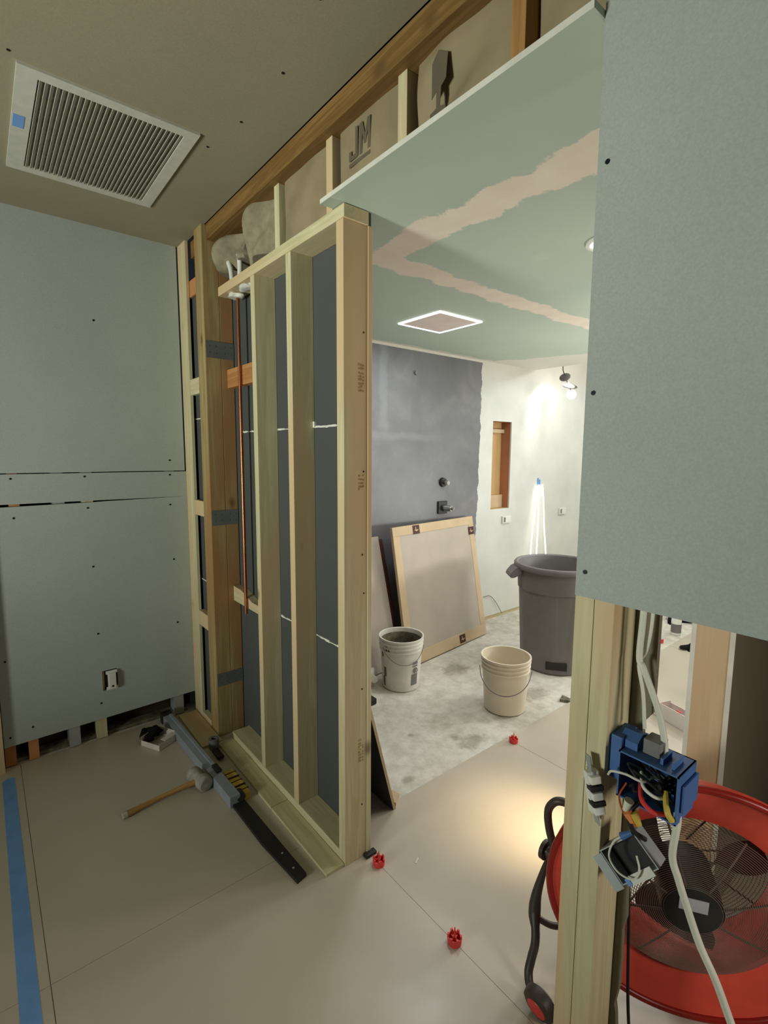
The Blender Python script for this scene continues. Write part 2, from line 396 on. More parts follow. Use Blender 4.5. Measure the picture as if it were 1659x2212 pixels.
# green bathroom ceiling
bm = bm_()
add_prism(bm, [(0.833, 0.49), (0.985, 0.49), (0.985, 0.45), (3.84, 0.45), (3.84, 2.66), (0.985, 2.66), (0.985, 1.335), (0.833, 1.335)], 2, GZ, GZ+0.0127)
gb = struct('ceiling', bm, 'green', 'green moisture board ceiling over the bathroom')
# cut white edge of the board
box_obj('board_edge', (0.8325, 0.8331, 0.49, 1.335, GZ, GZ+0.0127), 'cut_edge', gb, label='pale cut edge of the green board')
box_struct('ceiling', (3.84, 5.3, 0.4, 2.66, 2.42, 2.44), 'caulk', 'high white ceiling at the far end of the bathroom')
box_struct('trim', (3.83, 3.842, 0.45, 2.66, GZ+0.0127, 2.44), 'caulk', 'white riser where the far ceiling steps up')

# left wall: three drywall sheets
wl = bpy.data.objects.new('wall_left', None)
bm = bm_(); add_box(bm, 0.0, 0.833, 2.66, 2.673, 1.313-0.133, 1.309)
wlo = struct('wall_left', bm, 'drywall', 'grey drywall end wall of the corridor')
def sheet_with_screws(name, b, spots):
    o = box_obj(name, b, 'drywall', wlo)
    bm = bm_()
    for x, z in spots: add_cyl(bm, (x, 2.6585, z), (x, 2.6605, z), 0.0045, seg=10)
    obj('screw_head', bm, 'screw', o)
    return o
k = 1.027
sheet_with_screws('drywall_sheet', (-1.0, 0.826, 2.66, 2.673, 1.3135, CZ), [(0.754, 1.366), (0.45, 2.0), (0.1, 1.9)])
# lower sheet with the outlet hole cut out
bm = bm_()
ox0, ox1, oz0, oz1 = 0.395, 0.462, 0.243, 0.345
zb0, zb1 = 0.098, 0.112
add_prism(bm, [(-0.0, zb0), (ox0, zb0+(zb1-zb0)*0.48), (ox0, 1.172), (-0.0, 1.168)], 1, 2.66, 2.673)
add_prism(bm, [(ox1, zb0+(zb1-zb0)*0.56), (0.833, zb1), (0.833, 1.18), (ox1, 1.174)], 1, 2.66, 2.673)
add_prism(bm, [(ox0, zb0+(zb1-zb0)*0.48), (ox1, zb0+(zb1-zb0)*0.56), (ox1, oz0), (ox0, oz0)], 1, 2.66, 2.673)
add_prism(bm, [(ox0, oz1), (ox1, oz1), (ox1, 1.174), (ox0, 1.172)], 1, 2.66, 2.673)
low = obj('drywall_sheet', bm, 'drywall', wlo)
bm = bm_()
for x, z in ((0.10, 1.12), (0.38, 1.147), (0.747, 1.14), (0.753, 0.855), (0.387, 0.867), (0.758, 0.515), (0.389, 0.537), (0.028, 0.492), (0.384, 0.186), (0.108, 0.162), (0.024, 0.14)):
    add_cyl(bm, (x, 2.6585, z), (x, 2.6605, z), 0.0045, seg=10)
obj('screw_head', bm, 'screw', low)
bm = bm_()
for x, z in ((0.375, 1.293), (0.751, 1.293), (0.1, 1.29)): add_cyl(bm, (x, 2.6585, z), (x, 2.6605, z), 0.0045, seg=10)
obj('screw_head', bm, 'screw', wlo)
for nm, (x0, x1), mt in (('stud', (0.0, 0.041), 'wood_oldz'), ('stud', (0.087, 0.125), 'wood_orange'), ('stud', (0.245, 0.291), 'steel'), ('stud', (0.36, 0.405), 'wood_z'), ('stud', (0.73, 0.775), 'steel')):
    box_obj(nm, (x0, x1, 2.674, 2.76, 0.0, 2.40), mt, wlo)
bm = bm_(); add_box(bm, -0.05, 0.84, 2.78, 2.80, -0.006, 2.44); obj('backing_board', bm, 'old_back', wlo, label='dark old boarding seen below the drywall')
box_obj('sole_plate', (-0.05, 0.8, 2.70, 2.76, -0.006, 0.012), 'mortar', wlo)
box_obj('jamb_stud', (-0.04, -0.003, 2.63, 2.72, 0.0, 2.41), 'wood_tan', wlo)

# backer board behind the stud wall (wall_middle), with mortar squeezed through its joints
bm = bm_(); add_box(bm, 0.9695, 0.983, 1.284, 2.76, 0.0, GZ)
wm = struct('wall_middle', bm, 'membrane_back', 'slate grey backer board behind the open studs')
bm = bm_()
rr = random.Random(3)
for z0, segs in ((1.502, [(1.33, 1.60), (1.645, 1.89), (1.94, 2.24), (2.43, 2.66)]), (0.712, [(1.33, 1.60), (1.645, 1.89), (2.43, 2.66)])):
    for a, b in segs:
        y = a
        while y < b:
            h = rr.uniform(0.003, 0.0075); l = rr.uniform(0.012, 0.03)
            add_box(bm, 0.9655, 0.9698, y, min(b, y+l), z0-h/2+rr.uniform(-.0015, .0015), z0+h/2+rr.uniform(-.001, .002)); y += l
add_box(bm, 0.962, 0.9698, 1.594, 1.604, 1.500, 1.522)
obj('joint_mortar', bm, 'caulk', wm)
cbk = box_obj('corner_backer', (0.862, 0.874, 2.421, 2.66, 0.0, 2.149), 'membrane_back', wm, label='slate backer strip in the corner bay left of the post')
for z0_ in (1.571, 0.756):
    bm = bm_(); y = 2.43
    while y < 2.64:
        l = rr.uniform(0.012, 0.03); h = rr.uniform(0.003, 0.006); add_box(bm, 0.859, 0.8622, y, min(2.64, y+l), z0_-h/2, z0_+h/2); y += l
    obj('joint_mortar', bm, 'caulk', cbk)
# bathroom back wall with niche opening
nx0, nx1, nz0, nz1 = 3.285, 3.532, 0.945, 1.674
bm = bm_(); Y0, Y1 = 2.645, 2.6577
for b in ((0.985, nx0, Y0, Y1, 0.028, 2.42), (nx1, 5.3, Y0, Y1, 0.028, 2.42), (nx0, nx1, Y0, Y1, 0.028, nz0), (nx0, nx1, Y0, Y1, nz1, 2.42)): add_box(bm, *b)
wb = struct('wall_back', bm, 'backwall', 'bathroom end wall, dark waterproofing on its left and white on its right')
nb = box_obj('niche_back', (nx0-0.02, nx1+0.02, 2.748, 2.76, nz0-0.05, nz1+0.05), 'niche_tan', wb, label='tan plywood back of the niche')
box_obj('niche_side', (nx1, nx1+0.03, 2.658, 2.748, nz0-0.03, nz1+0.05), 'niche_brown', wb, label='reddish brown framing on the side of the niche')
box_obj('niche_side', (nx0-0.03, nx0, 2.658, 2.748, nz0-0.03, nz1+0.05), 'niche_brown', wb)
box_obj('niche_block', (nx0, nx1, 2.72, 2.748, nz0, nz0+0.11), 'cardboard_tan', wb)
box_obj('niche_block', (nx0, nx1, 2.72, 2.748, nz1-0.09, nz1-0.06), 'cardboard_tan', wb)
box_obj('niche_sill', (nx0, nx1, 2.658, 2.748, nz0-0.03, nz0), 'niche_tan', wb)
box_obj('niche_head', (nx0, nx1, 2.658, 2.748, nz1, nz1+0.03), 'niche_brown', wb)
box_obj('sole_plate', (0.985, 5.2, 2.655, 2.72, -0.006, 0.028), 'wood_x', wb)
# right end and near wall of the bathroom
box_struct('wall_right', (5.2, 5.22, -1.6, 2.8, 0, 2.44), 'caulk', 'white far wall at the right end of the bathroom')
bm = bm_(); add_box(bm, 1.66, 5.2, 0.434, 0.447, 0.0, GZ); wn = struct('wall_near', bm, 'shaded_board', 'short dividing wall behind the red fan')
box_obj('stud', (1.66, 1.70, 0.447, 0.536, 0.0, GZ), 'wood_tan', wn, label='tan end stud of the dividing wall')
box_obj('board_edge', (1.6575, 1.6600, 0.434, 0.447, 0.0, GZ), 'cut_edge', wn)
box_obj('drywall_sheet', (1.66, 5.2, 0.536, 0.549, 0.0, GZ), 'caulk', wn)
box_struct('ceiling', (0.88, 5.3, -1.6, 0.449, GZ+0.1, GZ+0.12), 'shaded_board', 'dark ceiling of the space behind the right wall')
box_struct('wall_back', (0.99, 5.2, -1.62, -1.60, 0, 2.44), 'shaded_board', 'far side wall of the space behind the right wall')
# foreground right wall: one big sheet held above open studs
bm = bm_(); add_prism(bm, [(-2.9, 1.152), (0.489, 1.143), (0.489, CZ), (-2.9, CZ)], 0, 0.867, 0.880)
wr = struct('wall_right', bm, 'drywall', 'blue-grey drywall sheet in the right foreground')
bm = bm_()
for y, z in ((0.471, 1.904), (0.474, 1.519), (0.471, 1.191)):
    add_cyl(bm, (0.8655, y, z), (0.8675, y, z), 0.0042, seg=12)
obj('screw_head', bm, 'screw', wr)
# rooms around the camera
box_struct('wall_front', (-2.9, 0.9, -2.93, -2.9, 0, CZ), 'drywall', 'corridor wall behind the viewer')
box_struct('wall_left', (-2.93, -2.9, -2.9, 2.7, 0, CZ), 'drywall', 'side wall of the room left of the corridor')
box_struct('wall_back', (-2.9, -1.0, 2.66, 2.68, 0, CZ), 'drywall', 'end wall of the room left of the corridor')
box_struct('wall_back', (-1.0, -0.04, 2.668, 2.68, 0, 1.3135), 'drywall', 'end wall beside the corridor')
box_struct('roof', (-3.0, 5.4, -3.0, 2.95, 2.62, 2.64), 'old_back', 'boarding above the ceilings')['kind'] = 'structure'
bpy.data.objects['roof'].name = 'ceiling'

# ================================================================== STUD WALL
sw = thing('stud_wall', 'open pine stud wall between the corridor and the bathroom', 'wall frame', (0.925, 1.8, 0))
XA, XB = 0.88, 0.969
def st(name, b, mat='wood_z', parent=sw, bevel=0.0015): return box_obj(name, b, mat, parent, bevel)
end = st('stud', (XA, XB, 1.284, 1.322, 0.0, 2.095)); end['label'] = 'pale end stud beside the bathroom opening'
st('stud', (XA, XB, 1.604, 1.640, 0.042, 2.095)); st('stud', (XA, XB, 1.896, 1.932, 0.042, 2.095))
st('top_plate', (XA-0.002, XB, 1.277, 2.262, 2.095, 2.133), 'wood_y')
st('bottom_plate', (XA, XB, 1.322, 2.262, 0.0, 0.042), 'wood_y')
st('edge_strip', (0.9692, 0.986, 1.2795, 1.2838, 0.0, 2.095))
b1 = st('blocking', (0.932, XB, 1.932, 2.320, 1.706, 1.790), 'wood_orange'); b1['label'] = 'orange-brown block between studs'
bm = bm_(); add_prism(bm, [(1.932, 0.684), (2.320, 0.684), (2.320, 0.756), (2.24, 0.754), (2.19, 0.745), (2.11, 0.722), (2.04, 0.722), (1.99, 0.742), (1.932, 0.745)], 0, 0.932, 0.968); obj('blocking', bm, 'wood_y', sw, label='notched block that the copper pipe drops behind')
# older bay near the corner
st('stud', (0.833, 0.848, 2.548, 2.66, 0.0, CZ), 'wood_z')
st('bottom_plate', (0.833, 0.8615, 2.421, 2.547, 0.0, 0.042), 'wood_y')
for z0, z1 in ((1.685, 1.76), (1.095, 1.17), (0.52, 0.597)): st('blocking', (0.834, 0.8615, 2.421, 2.547, z0, z1), 'wood_y')
st('blocking', (0.8495, 0.8615, 2.421, 2.655, 2.15, 2.225), 'wood_orange')
# printed grade stamps on the end stud: small dark bars
for z0, n, sc in ((1.60, 8, 1.0), (1.29, 5, 1.0), (0.36, 8, 1.0)):
    bm = bm_(); rr = random.Random(int(z0*100))
    for i in range(n):
        for j in range(3):
            if rr.random() < 0.8:
                zz = z0+i*0.011+rr.uniform(-.002, .002); xx = 0.935+j*0.008
                add_box(bm, xx, xx+rr.uniform(.003, .006), 1.2832, 1.2841, zz, zz+rr.uniform(.004, .008))
    if z0 == 1.29: pass
    obj('grade_stamp', bm, 'wood_post', end)
bm = bm_()
for x, z in ((0.955, 1.78), (0.955, 1.35), (0.957, 0.95), (0.95, 0.62), (0.95, 0.2), (0.951, 1.08)): add_cyl(bm, (x, 1.2830, z), (x, 1.2842, z), 0.003, seg=8)
obj('nail_head', bm, 'screw', end)

po = thing('timber_post', 'square timber post with steel straps, in the stud wall near its corner', 'post', (0.905, 2.37, 0))
bm = bm_(); add_box(bm, 0.833, 0.905, 2.321, 2.418, 0.0, CZ, bevel=0.002); add_box(bm, 0.906, 0.9665, 2.321, 2.418, 0.0, CZ-0.08, bevel=0.002)
pb = obj('post_body', bm, 'wood_post', po)
for z0, z1 in ((1.837, 1.912), (1.062, 1.134), (0.262, 0.327)):
    bm = bm_(); add_box(bm, 0.836, 0.966, 2.3185, 2.321, z0, z1)
    for x in (0.85, 0.88, 0.92, 0.95):
        for z in ((z0+z1)/2-0.015, (z0+z1)/2+0.015): add_cyl(bm, (x, 2.3172, z), (x, 2.3186, z), 0.003, seg=8)
    obj('steel_strap', bm, 'strap', po)

pp = bm_(); add_tube(pp, [(0.9225, 2.155, 0.66), (0.9225, 2.155, 1.4), (0.9225, 2.155, 2.09)], 0.0075, 12, smooth=False)
cp = tag(obj('copper_pipe', pp, 'copper', None, True), 'thin upright copper pipe beside the strapped timber post', 'pipe')
for c_, q_, sd_ in (((0.92, 2.16, 2.083), (0.03, 0.035, 0.018), 5), ((0.91, 2.02, 2.083), (0.025, 0.05, 0.014), 8)):
    bm = bm_(); blob(bm, c_, *q_, sd_); obj('sealant', bm, 'caulk', cp, True)

# header framing above
hf = thing('header_frame', 'amber top plate with short cripple studs above the opening', 'wall frame', (0.92, 1.3, 2.135))
st('header_plate', (0.852, 0.975, -0.5, 2.316, 2.343, 2.409), 'wood_old', hf)
for i, (a, b) in enumerate(((1.006, 1.040), (1.340, 1.374), (1.680, 1.716))):
    st('cripple_stud', (0.88, 0.92, a, b, 2.1482 if b < 1.335 else 2.1335, 2.343), 'wood_z', hf)
st('cripple_stud', (0.88, 0.935, 0.660, 0.694, 2.1482, 2.343), 'wood_oldz', hf)
st('cripple_stud', (0.88, 0.935, 0.44, 0.474, 2.1482, 2.343), 'wood_oldz', hf)
# header framing right of the post
st('header_plate', (0.86, 0.93, 2.422, 2.545, 2.33, 2.405), 'wood_old', hf)

# insulation batts: bulging kraft-faced panels
def batt(y0, y1, z0, z1, x, seed, amp, label, mat='kraft', crumple=0.0, tilt=0.0):
    bm = bm_(); rr = random.Random(seed); nu, nv = 22, 14; g = []
    ph = [(rr.uniform(8, 40), rr.uniform(8, 40), rr.uniform(0, 6)) for _ in range(6)]
    for i in range(nu+1):
        row = []
        for j in range(nv+1):
            u = i/nu; v = j/nv; y = y0+(y1-y0)*u; z = z0+(z1-z0)*v
            bul = math.sin(PI*u)**0.5*math.sin(PI*min(1, v*0.92+0.04))**0.5
            d = amp*bul + crumple*sum(math.sin(a*y+b*z+c) for a, b, c in ph)/6*(0.4+0.6*bul)
            row.append(bm.verts.new((x-d+tilt*v, y, z)))
        g.append(row)
    for i in range(nu):
        for j in range(nv): bm.faces.new((g[i][j], g[i+1][j], g[i+1][j+1], g[i][j+1]))
    # side skirts and back, giving the batt its thickness
    xb = x+0.05
    edge = [g[i][0] for i in range(nu+1)] + [g[nu][j] for j in range(1, nv+1)] + [g[i][nv] for i in range(nu-1, -1, -1)] + [g[0][j] for j in range(nv-1, 0, -1)]
    bk = [bm.verts.new((xb, e.co.y, e.co.z)) for e in edge]; n = len(edge)
    for i in range(n): bm.faces.new((edge[i], bk[i], bk[(i+1) % n], edge[(i+1) % n]))
    bm.faces.new(bk)
    return tag(obj('insulation_batt', bm, mat, None, True), label, 'insulation', 'insulation batts above the opening')
def poly_print(parent, polys, x):
    bm = bm_()
    for P in polys: add_prism(bm, P, 0, x, x+0.0008)
    return obj('printed_mark', bm, 'ink', parent)
bt = batt(1.050, 1.322, 2.150, 2.343, 0.898, 1, 0.010, 'smooth kraft batt printed with a big block letter mark', crumple=0.003)
# the printed letters J M on a bar (text runs along -Y, seen from -X)
def L2(y, z): return (1.262-y*0.1, 2.232+z*0.1)
J = [L2(0.30, 0.25), L2(0.30, 0.85), L2(0.42, 0.85), L2(0.42, 0.05), L2(0.0, 0.05), L2(0.0, 0.3), L2(0.12, 0.3), L2(0.12, 0.17), L2(0.30, 0.17)]
Mm = [L2(0.50, 0.05), L2(0.50, 0.85), L2(0.64, 0.85), L2(0.75, 0.5), L2(0.86, 0.85), L2(1.0, 0.85), L2(1.0, 0.05), L2(0.88, 0.05), L2(0.88, 0.55), L2(0.79, 0.25), L2(0.71, 0.25), L2(0.62, 0.55), L2(0.62, 0.05)]
poly_print(bt, [J, Mm, [L2(0, -0.12), L2(0, -0.02), L2(1.0, -0.02), L2(1.0, -0.12)]], 0.8865)
bt = batt(1.392, 1.668, 2.140, 2.343, 0.898, 2, 0.010, 'plain tan kraft batt with a curved crease, left of the lettered one', crumple=0.004)
bt = batt(0.700, 0.982, 2.150, 2.343, 0.896, 3, 0.008, 'wrinkled kraft batt with a torn dark fold, right of the lettered one', crumple=0.02)
poly_print(bt, [[(0.915, 2.225), (0.915, 2.30), (0.895, 2.32), (0.865, 2.30), (0.87, 2.25), (0.885, 2.24), (0.888, 2.20), (0.87, 2.195), (0.87, 2.188), (0.92, 2.188), (0.92, 2.195), (0.90, 2.20), (0.90, 2.235)]], 0.877)
bt = batt(0.480, 0.655, 2.150, 2.343, 0.92, 4, 0.010, 'kraft batt at the right end beside the orange cripple stud', crumple=0.015)
bt = batt(1.742, 2.018, 2.165, 2.343, 0.915, 5, 0.03, 'crumpled pale batt hanging loose by the left cripple stud', 'batt', crumple=0.11)
bt = batt(2.03, 2.31, 2.20, 2.32, 0.92, 6, 0.03, 'crumpled batt sagging beside the timber post', 'batt', crumple=0.09)
bm = bm_(); blob(bm, (0.91, 2.485, 2.285), 0.035, 0.05, 0.05, 11, 0.3)
tag(obj('insulation_tuft', bm, 'batt', None, True), 'white fibre tuft above the corner blocking left of the post', 'insulation')
for i, (y, t) in enumerate(((2.165, 0.012), (2.085, -0.004))):
    bm = bm_(); add_tube(bm, [(0.905, y, 2.1335), (0.905, y+t, 2.19), (0.90, y+2*t, 2.225)], 0.0105, 10)
    tag(obj('pipe_stub', bm, 'caulk', None, True), ('white plastic pipe stub on the top plate nearer the timber post', 'shorter white pipe stub on the top plate, right of its twin')[i], 'pipe', 'pipe stubs on the top plate')

# loose boards on the floor at the wall foot
for i, (a, b) in enumerate(((1.288, 1.692), (1.696, 2.262))):
    tag(box_obj('floor_board', (0.806, 0.8785, a, b, 0.0, 0.011), 'wood_y', None, 0.001), ('short thin pine strip on the floor at the end stud', 'long thin pine strip on the floor between mallet and wall')[i], 'board', 'pine strips along the wall foot')
tag(box_obj('floor_board', (0.735, 0.831, 2.27, 2.64, 0.0, 0.011), 'wood_y', None, 0.001), 'thin pine strip on the floor in front of the timber post', 'board', 'pine strips along the wall foot')
tag(box_obj('shim', (0.955, 1.0, 1.262, 1.283, 0.0, 0.012), 'black', None, 0.002), 'small black shim at the foot of the end stud', 'shim')

# ================================================================== RIGHT FRAMING
rf = thing('jamb_frame', 'doubled pine jamb studs below the blue-grey sheet', 'wall frame', (0.925, 0.455, 0))
st('stud', (0.8805, 0.969, 0.4575, 0.4955, 0.0, 2.134), 'wood_z', rf)
st('stud', (0.8805, 0.969, 0.4185, 0.4565, 0.0, 2.134), 'wood_z', rf)
# ragged leftover strip of board behind the jamb
bm = bm_()
poly = [(0.4955, 0.0), (0.4955, 1.30), (0.376, 1.30), (0.375, 0.918), (0.392, 0.892)]
rr = random.Random(9); z = 0.88
while z > 0.02:
    poly.append((0.392+(0.88-z)*0.022+rr.uniform(-0.004, 0.005), z)); z -= rr.uniform(0.02, 0.05)
poly.append((0.41, 0.0))
add_prism(bm, poly, 0, 0.9705, 0.983)
obj('board_strip', bm, 'drywall_back', rf, label='ragged strip of board behind the jamb')

# ================================================================== ELECTRICAL
# blue multi-gang box
bx = thing('electrical_box', 'open blue plastic switch box stuffed with wires, by the jamb studs', 'electrical box', (0.92, 0.345, 0.82))
x0, x1, y0, y1, z0, z1, t = 0.885, 0.962, 0.293, 0.396, 0.776, 0.866, 0.003
bm = bm_()
for b in ((x1-t, x1, y0, y1, z0, z1), (x0, x1, y0, y0+t, z0, z1), (x0, x1, y1-t, y1, z0, z1), (x0, x1, y0, y1, z0, z0+t), (x0, x1, y0, y1, z1-t, z1)): add_box(bm, *b)
add_box(bm, x0+0.012, x1, y0-0.006, y0, z0+0.02, z1-0.02, bevel=0.002)
add_prism(bm, [(0.905, 0.866), (0.905, 0.880), (0.925, 0.892), (0.950, 0.885), (0.955, 0.866)], 1, 0.372, 0.405)
add_box(bm, 0.90, 0.94, 0.325, 0.330, 0.866, 0.878); add_box(bm, 0.90, 0.94, 0.307, 0.311, 0.866, 0.878)
add_box(bm, 0.895, 0.957, 0.396, 0.4175, 0.80, 0.885, bevel=0.002)
obj('box_shell', bm, 'blue', bx)
bm = bm_(); add_box(bm, 0.91, 0.945, 0.335, 0.365, 0.8665, 0.895, Matrix.Rotation(0.0, 4, 'X'), 0.003); obj('clamp', bm, 'label_grey', bx)
rr = random.Random(4)
def wire(name, mat, pts, r, parent, label=None):
    bm = bm_(); add_tube(bm, pts, r, 8); return obj(name, bm, mat, parent, True, label)
for i in range(9):
    pts = [(0.95, rr.uniform(0.31, 0.385), rr.uniform(0.80, 0.85))]
    for j in range(3): pts.append((rr.uniform(0.872, 0.935), rr.uniform(0.305, 0.39), rr.uniform(0.785, 0.855)))
    wire('wire', 'black', pts, 0.003, bx)
wire('wire', 'cable', [(0.93, 0.34, 0.83), (0.875, 0.345, 0.835), (0.86, 0.37, 0.842), (0.86, 0.395, 0.835), (0.868, 0.405, 0.82)], 0.0022, bx, 'thin white wire looping out')
wire('wire', 'caulk', [(0.90, 0.36, 0.835), (0.875, 0.345, 0.825), (0.878, 0.325, 0.815), (0.9, 0.315, 0.81)], 0.003, bx)
wire('wire', 'red', [(0.90, 0.36, 0.815), (0.872, 0.345, 0.802), (0.868, 0.325, 0.793), (0.885, 0.312, 0.787)], 0.0042, bx, 'thick red wire')
wire('wire', 'yellow', [(0.90, 0.318, 0.82), (0.878, 0.305, 0.80), (0.882, 0.298, 0.785)], 0.005, bx, 'yellow-green wire end')
wire('wire', 'copper_dark', [(0.90, 0.385, 0.80), (0.885, 0.39, 0.775), (0.89, 0.378, 0.74), (0.905, 0.365, 0.72)], 0.0018, bx)
wire('wire', 'black', [(0.90, 0.35, 0.79), (0.875, 0.365, 0.765), (0.88, 0.36, 0.73), (0.90, 0.345, 0.71)], 0.0045, bx)
for (a, b, mt, nm) in (((0.872, 0.366, 0.788), (0.872, 0.372, 0.766), 'cable', 'pale'), ((0.872, 0.358, 0.770), (0.874, 0.347, 0.750), 'yellow', 'yellow'), ((0.868, 0.366, 0.768), (0.87, 0.357, 0.752), 'orange', 'orange')):
    bm = bm_(); add_cyl(bm, a, b, 0.0085, 0.005, 12); obj('wire_nut', bm, mt, bx, True, nm+' twist-on wire nut')
# switch strip hanging on the stud
sd = thing('switch_device', 'white three-switch device on a metal yoke hanging against the jamb stud', 'switch', (0.873, 0.43, 0.78))
def Q(y, z): return Vector((0.0, y, z))
ax = Vector((0, -0.20, -0.98)).normalized(); sy = Vector((-0.55, -0.80, 0.16)).normalized(); nz = ax.cross(sy).normalized()
base = Vector((0.862, 0.443, 0.842))
MS = Matrix(((sy.x, ax.x, nz.x, base.x), (sy.y, ax.y, nz.y, base.y), (sy.z, ax.z, nz.z, base.z), (0, 0, 0, 1)))
if nz.x > 0: pass
bm = bm_(); add_box(bm, -0.008, 0.010, 0.0, 0.026, -0.001, 0.001, MS); add_box(bm, -0.010, 0.014, 0.026, 0.104, -0.0015, 0.0015, MS); add_box(bm, -0.008, 0.010, 0.104, 0.128, -0.001, 0.001, MS)
obj('yoke', bm, 'steel', sd)
bm = bm_(); add_box(bm, -0.004, 0.012, 0.027, 0.103, -0.012, 0.012, MS, 0.002)
for a in (0.032, 0.062, 0.088): add_box(bm, 0.004, 0.022, a, a+0.014, -0.010, 0.010, MS, 0.002)
obj('switch_body', bm, 'white_plastic', sd)
for a in (0.0495, 0.0775):
    bm = bm_(); add_box(bm, 0.004, 0.023, a, a+0.009, -0.0125, 0.0125, MS, 0.001); obj('toggle', bm, 'black', sd)
# metal box hanging lower
mb = thing('electrical_box', 'open galvanised metal box tilted below the blue one', 'electrical box', (0.90, 0.37, 0.655))
MB_ = Matrix.Translation((0.905, 0.368, 0.662)) @ Matrix.Rotation(math.radians(-50), 4, 'X') @ Matrix.Rotation(math.radians(10), 4, 'Z')
bm = bm_(); s_ = 0.042; q_ = 0.031; t = 0.002
for b in ((0.018, 0.02, -s_, s_, -q_, q_), (-0.022, 0.018, -s_, -s_+t, -q_, q_), (-0.022, 0.018, s_-t, s_, -q_, q_), (-0.022, 0.018, -s_+t, s_-t, -q_, -q_+t), (-0.022, 0.018, -s_+t, s_-t, q_-t, q_)): add_box(bm, *b, mat=MB_)
obj('box_shell', bm, 'steel', mb)
bm = bm_(); add_box(bm, 0.012, 0.0175, -s_+t, s_-t, -q_+t, q_-t, MB_); obj('box_back', bm, 'black', mb, label='dark inside of the box')
bm = bm_(); add_box(bm, -0.024, -0.022, s_, s_+0.020, -q_-0.004, q_-0.004, MB_); obj('mounting_ear', bm, 'steel', mb)
bm = bm_(); add_box(bm, -0.0245, -0.0225, -s_+0.012, s_-0.022, -q_-0.006, -q_+0.010, MB_); obj('paper_label', bm, 'white_plastic', mb)
bm = bm_(); add_box(bm, -0.0250, -0.0226, s_-0.021, s_-0.012, -q_-0.004, -q_+0.008, MB_); obj('tape_scrap', bm, 'blue_tape', mb)
wire('wire', 'cable', [MB_ @ Vector(v) for v in ((-0.03, -0.025, 0.036), (-0.032, 0.0, 0.034), (-0.034, 0.024, 0.018), (-0.034, 0.026, -0.008), (-0.034, 0.008, -0.026), (-0.034, -0.014, -0.018), (-0.032, -0.026, 0.002))], 0.0018, mb, 'white wire curled in a loop')
bm = bm_(); add_cyl(bm, MB_ @ Vector((-0.03, -0.022, 0.036)), MB_ @ Vector((-0.03, -0.045, 0.034)), 0.007, 0.004, 12); obj('wire_nut', bm, 'blue', mb, True)
# cables
def cable(pts, r, label): 
    bm = bm_(); add_tube(bm, pts, r, 10); return tag(obj('cable', bm, 'cable', None, True), label, 'cable', 'white electrical cables in the bay')
cable([(0.925, 0.386, 1.30), (0.925, 0.386, 1.13), (0.925, 0.388, 1.04), (0.925, 0.380, 1.02), (0.93, 0.362, 0.974), (0.93, 0.347, 0.936), (0.93, 0.337, 0.896), (0.93, 0.333, 0.86)], 0.0058, 'thick white cable bending down into the blue box')
cable([(0.94, 0.376, 1.30), (0.94, 0.376, 1.12), (0.938, 0.382, 1.05), (0.935, 0.392, 1.02), (0.94, 0.383, 0.964), (0.945, 0.378, 0.895)], 0.0034, 'thinner white cable running straight down behind the blue box')
cable([(0.91, 0.300, 0.786), (0.905, 0.297, 0.77), (0.90, 0.299, 0.709), (0.90, 0.287, 0.673), (0.90, 0.273, 0.638), (0.90, 0.247, 0.579), (0.90, 0.219, 0.533), (0.90, 0.190, 0.472), (0.90, 0.15, 0.39)], 0.0062, 'white cable hanging from the blue box across the fan')
# outlet on the left wall
ob = thing('wall_outlet', 'small white outlet standing proud in a cut-out low on the corridor end wall', 'outlet', (0.43, 2.65, 0.29))
bm = bm_()
for b in ((ox0, ox1, 2.70, 2.702, oz0, oz1), (ox0-0.001, ox0+0.001, 2.662, 2.70, oz0, oz1)): add_box(bm, *b)
obj('recessed_box', bm, 'strap', ob)
bm = bm_(); add_box(bm, 0.418, 0.452, 2.636, 2.664, 0.255, 0.333, bevel=0.004); add_box(bm, 0.410, 0.460, 2.648, 2.658, 0.327, 0.342, bevel=0.002); add_box(bm, 0.410, 0.460, 2.648, 2.658, 0.246, 0.261, bevel=0.002)
obj('outlet_face', bm, 'white_plastic', ob)
bm = bm_(); add_cyl(bm, (0.435, 2.6345, 0.268), (0.435, 2.637, 0.268), 0.005, seg=12); obj('screw', bm, 'screw', ob)

# ================================================================== CEILING VENT
cv = thing('ceiling_vent', 'white return air grille in the corridor ceiling', 'vent', (0.38, 2.0, CZ))
vx0, vx1, vy0, vy1 = 0.147, 0.617, 1.695, 2.300
bm = bm_(); e = 0.038
for b in ((vx0, vx1, vy0, vy0+e, CZ-0.008, CZ), (vx0, vx1, vy1-e, vy1, CZ-0.008, CZ), (vx0, vx0+e+0.01, vy0+e, vy1-e, CZ-0.008, CZ), (vx1-e, vx1, vy0+e, vy1-e, CZ-0.008, CZ)): add_box(bm, *b)
obj('vent_frame', bm, 'vent_white', cv)
bm = bm_(); add_box(bm, vx0+0.02, vx1-0.02, vy0+0.02, vy1-0.02, CZ-0.0012, CZ-0.0002); obj('filter', bm, 'vent_dark', cv)
n = 28
for i in range(n):
    x = vx0+e+0.018+(vx1-vx0-2*e-0.026)*i/(n-1)
    bm = bm_(); add_box(bm, -0.0048, 0.0048, vy0+e-0.004, vy1-e+0.004, -0.0007, 0.0007, Matrix.Translation((x, 0, CZ-0.0055)) @ Matrix.Rotation(math.radians(-32), 4, 'Y'))
    obj('louver', bm, 'vent_white', cv)
bm = bm_(); add_box(bm, vx0+0.004, vx0+0.032, 1.94, 2.01, CZ-0.0092, CZ-0.0082); tag(obj('blue_tape', bm, 'blue_tape'), 'small square of blue tape on the left edge of the ceiling vent', 'tape')
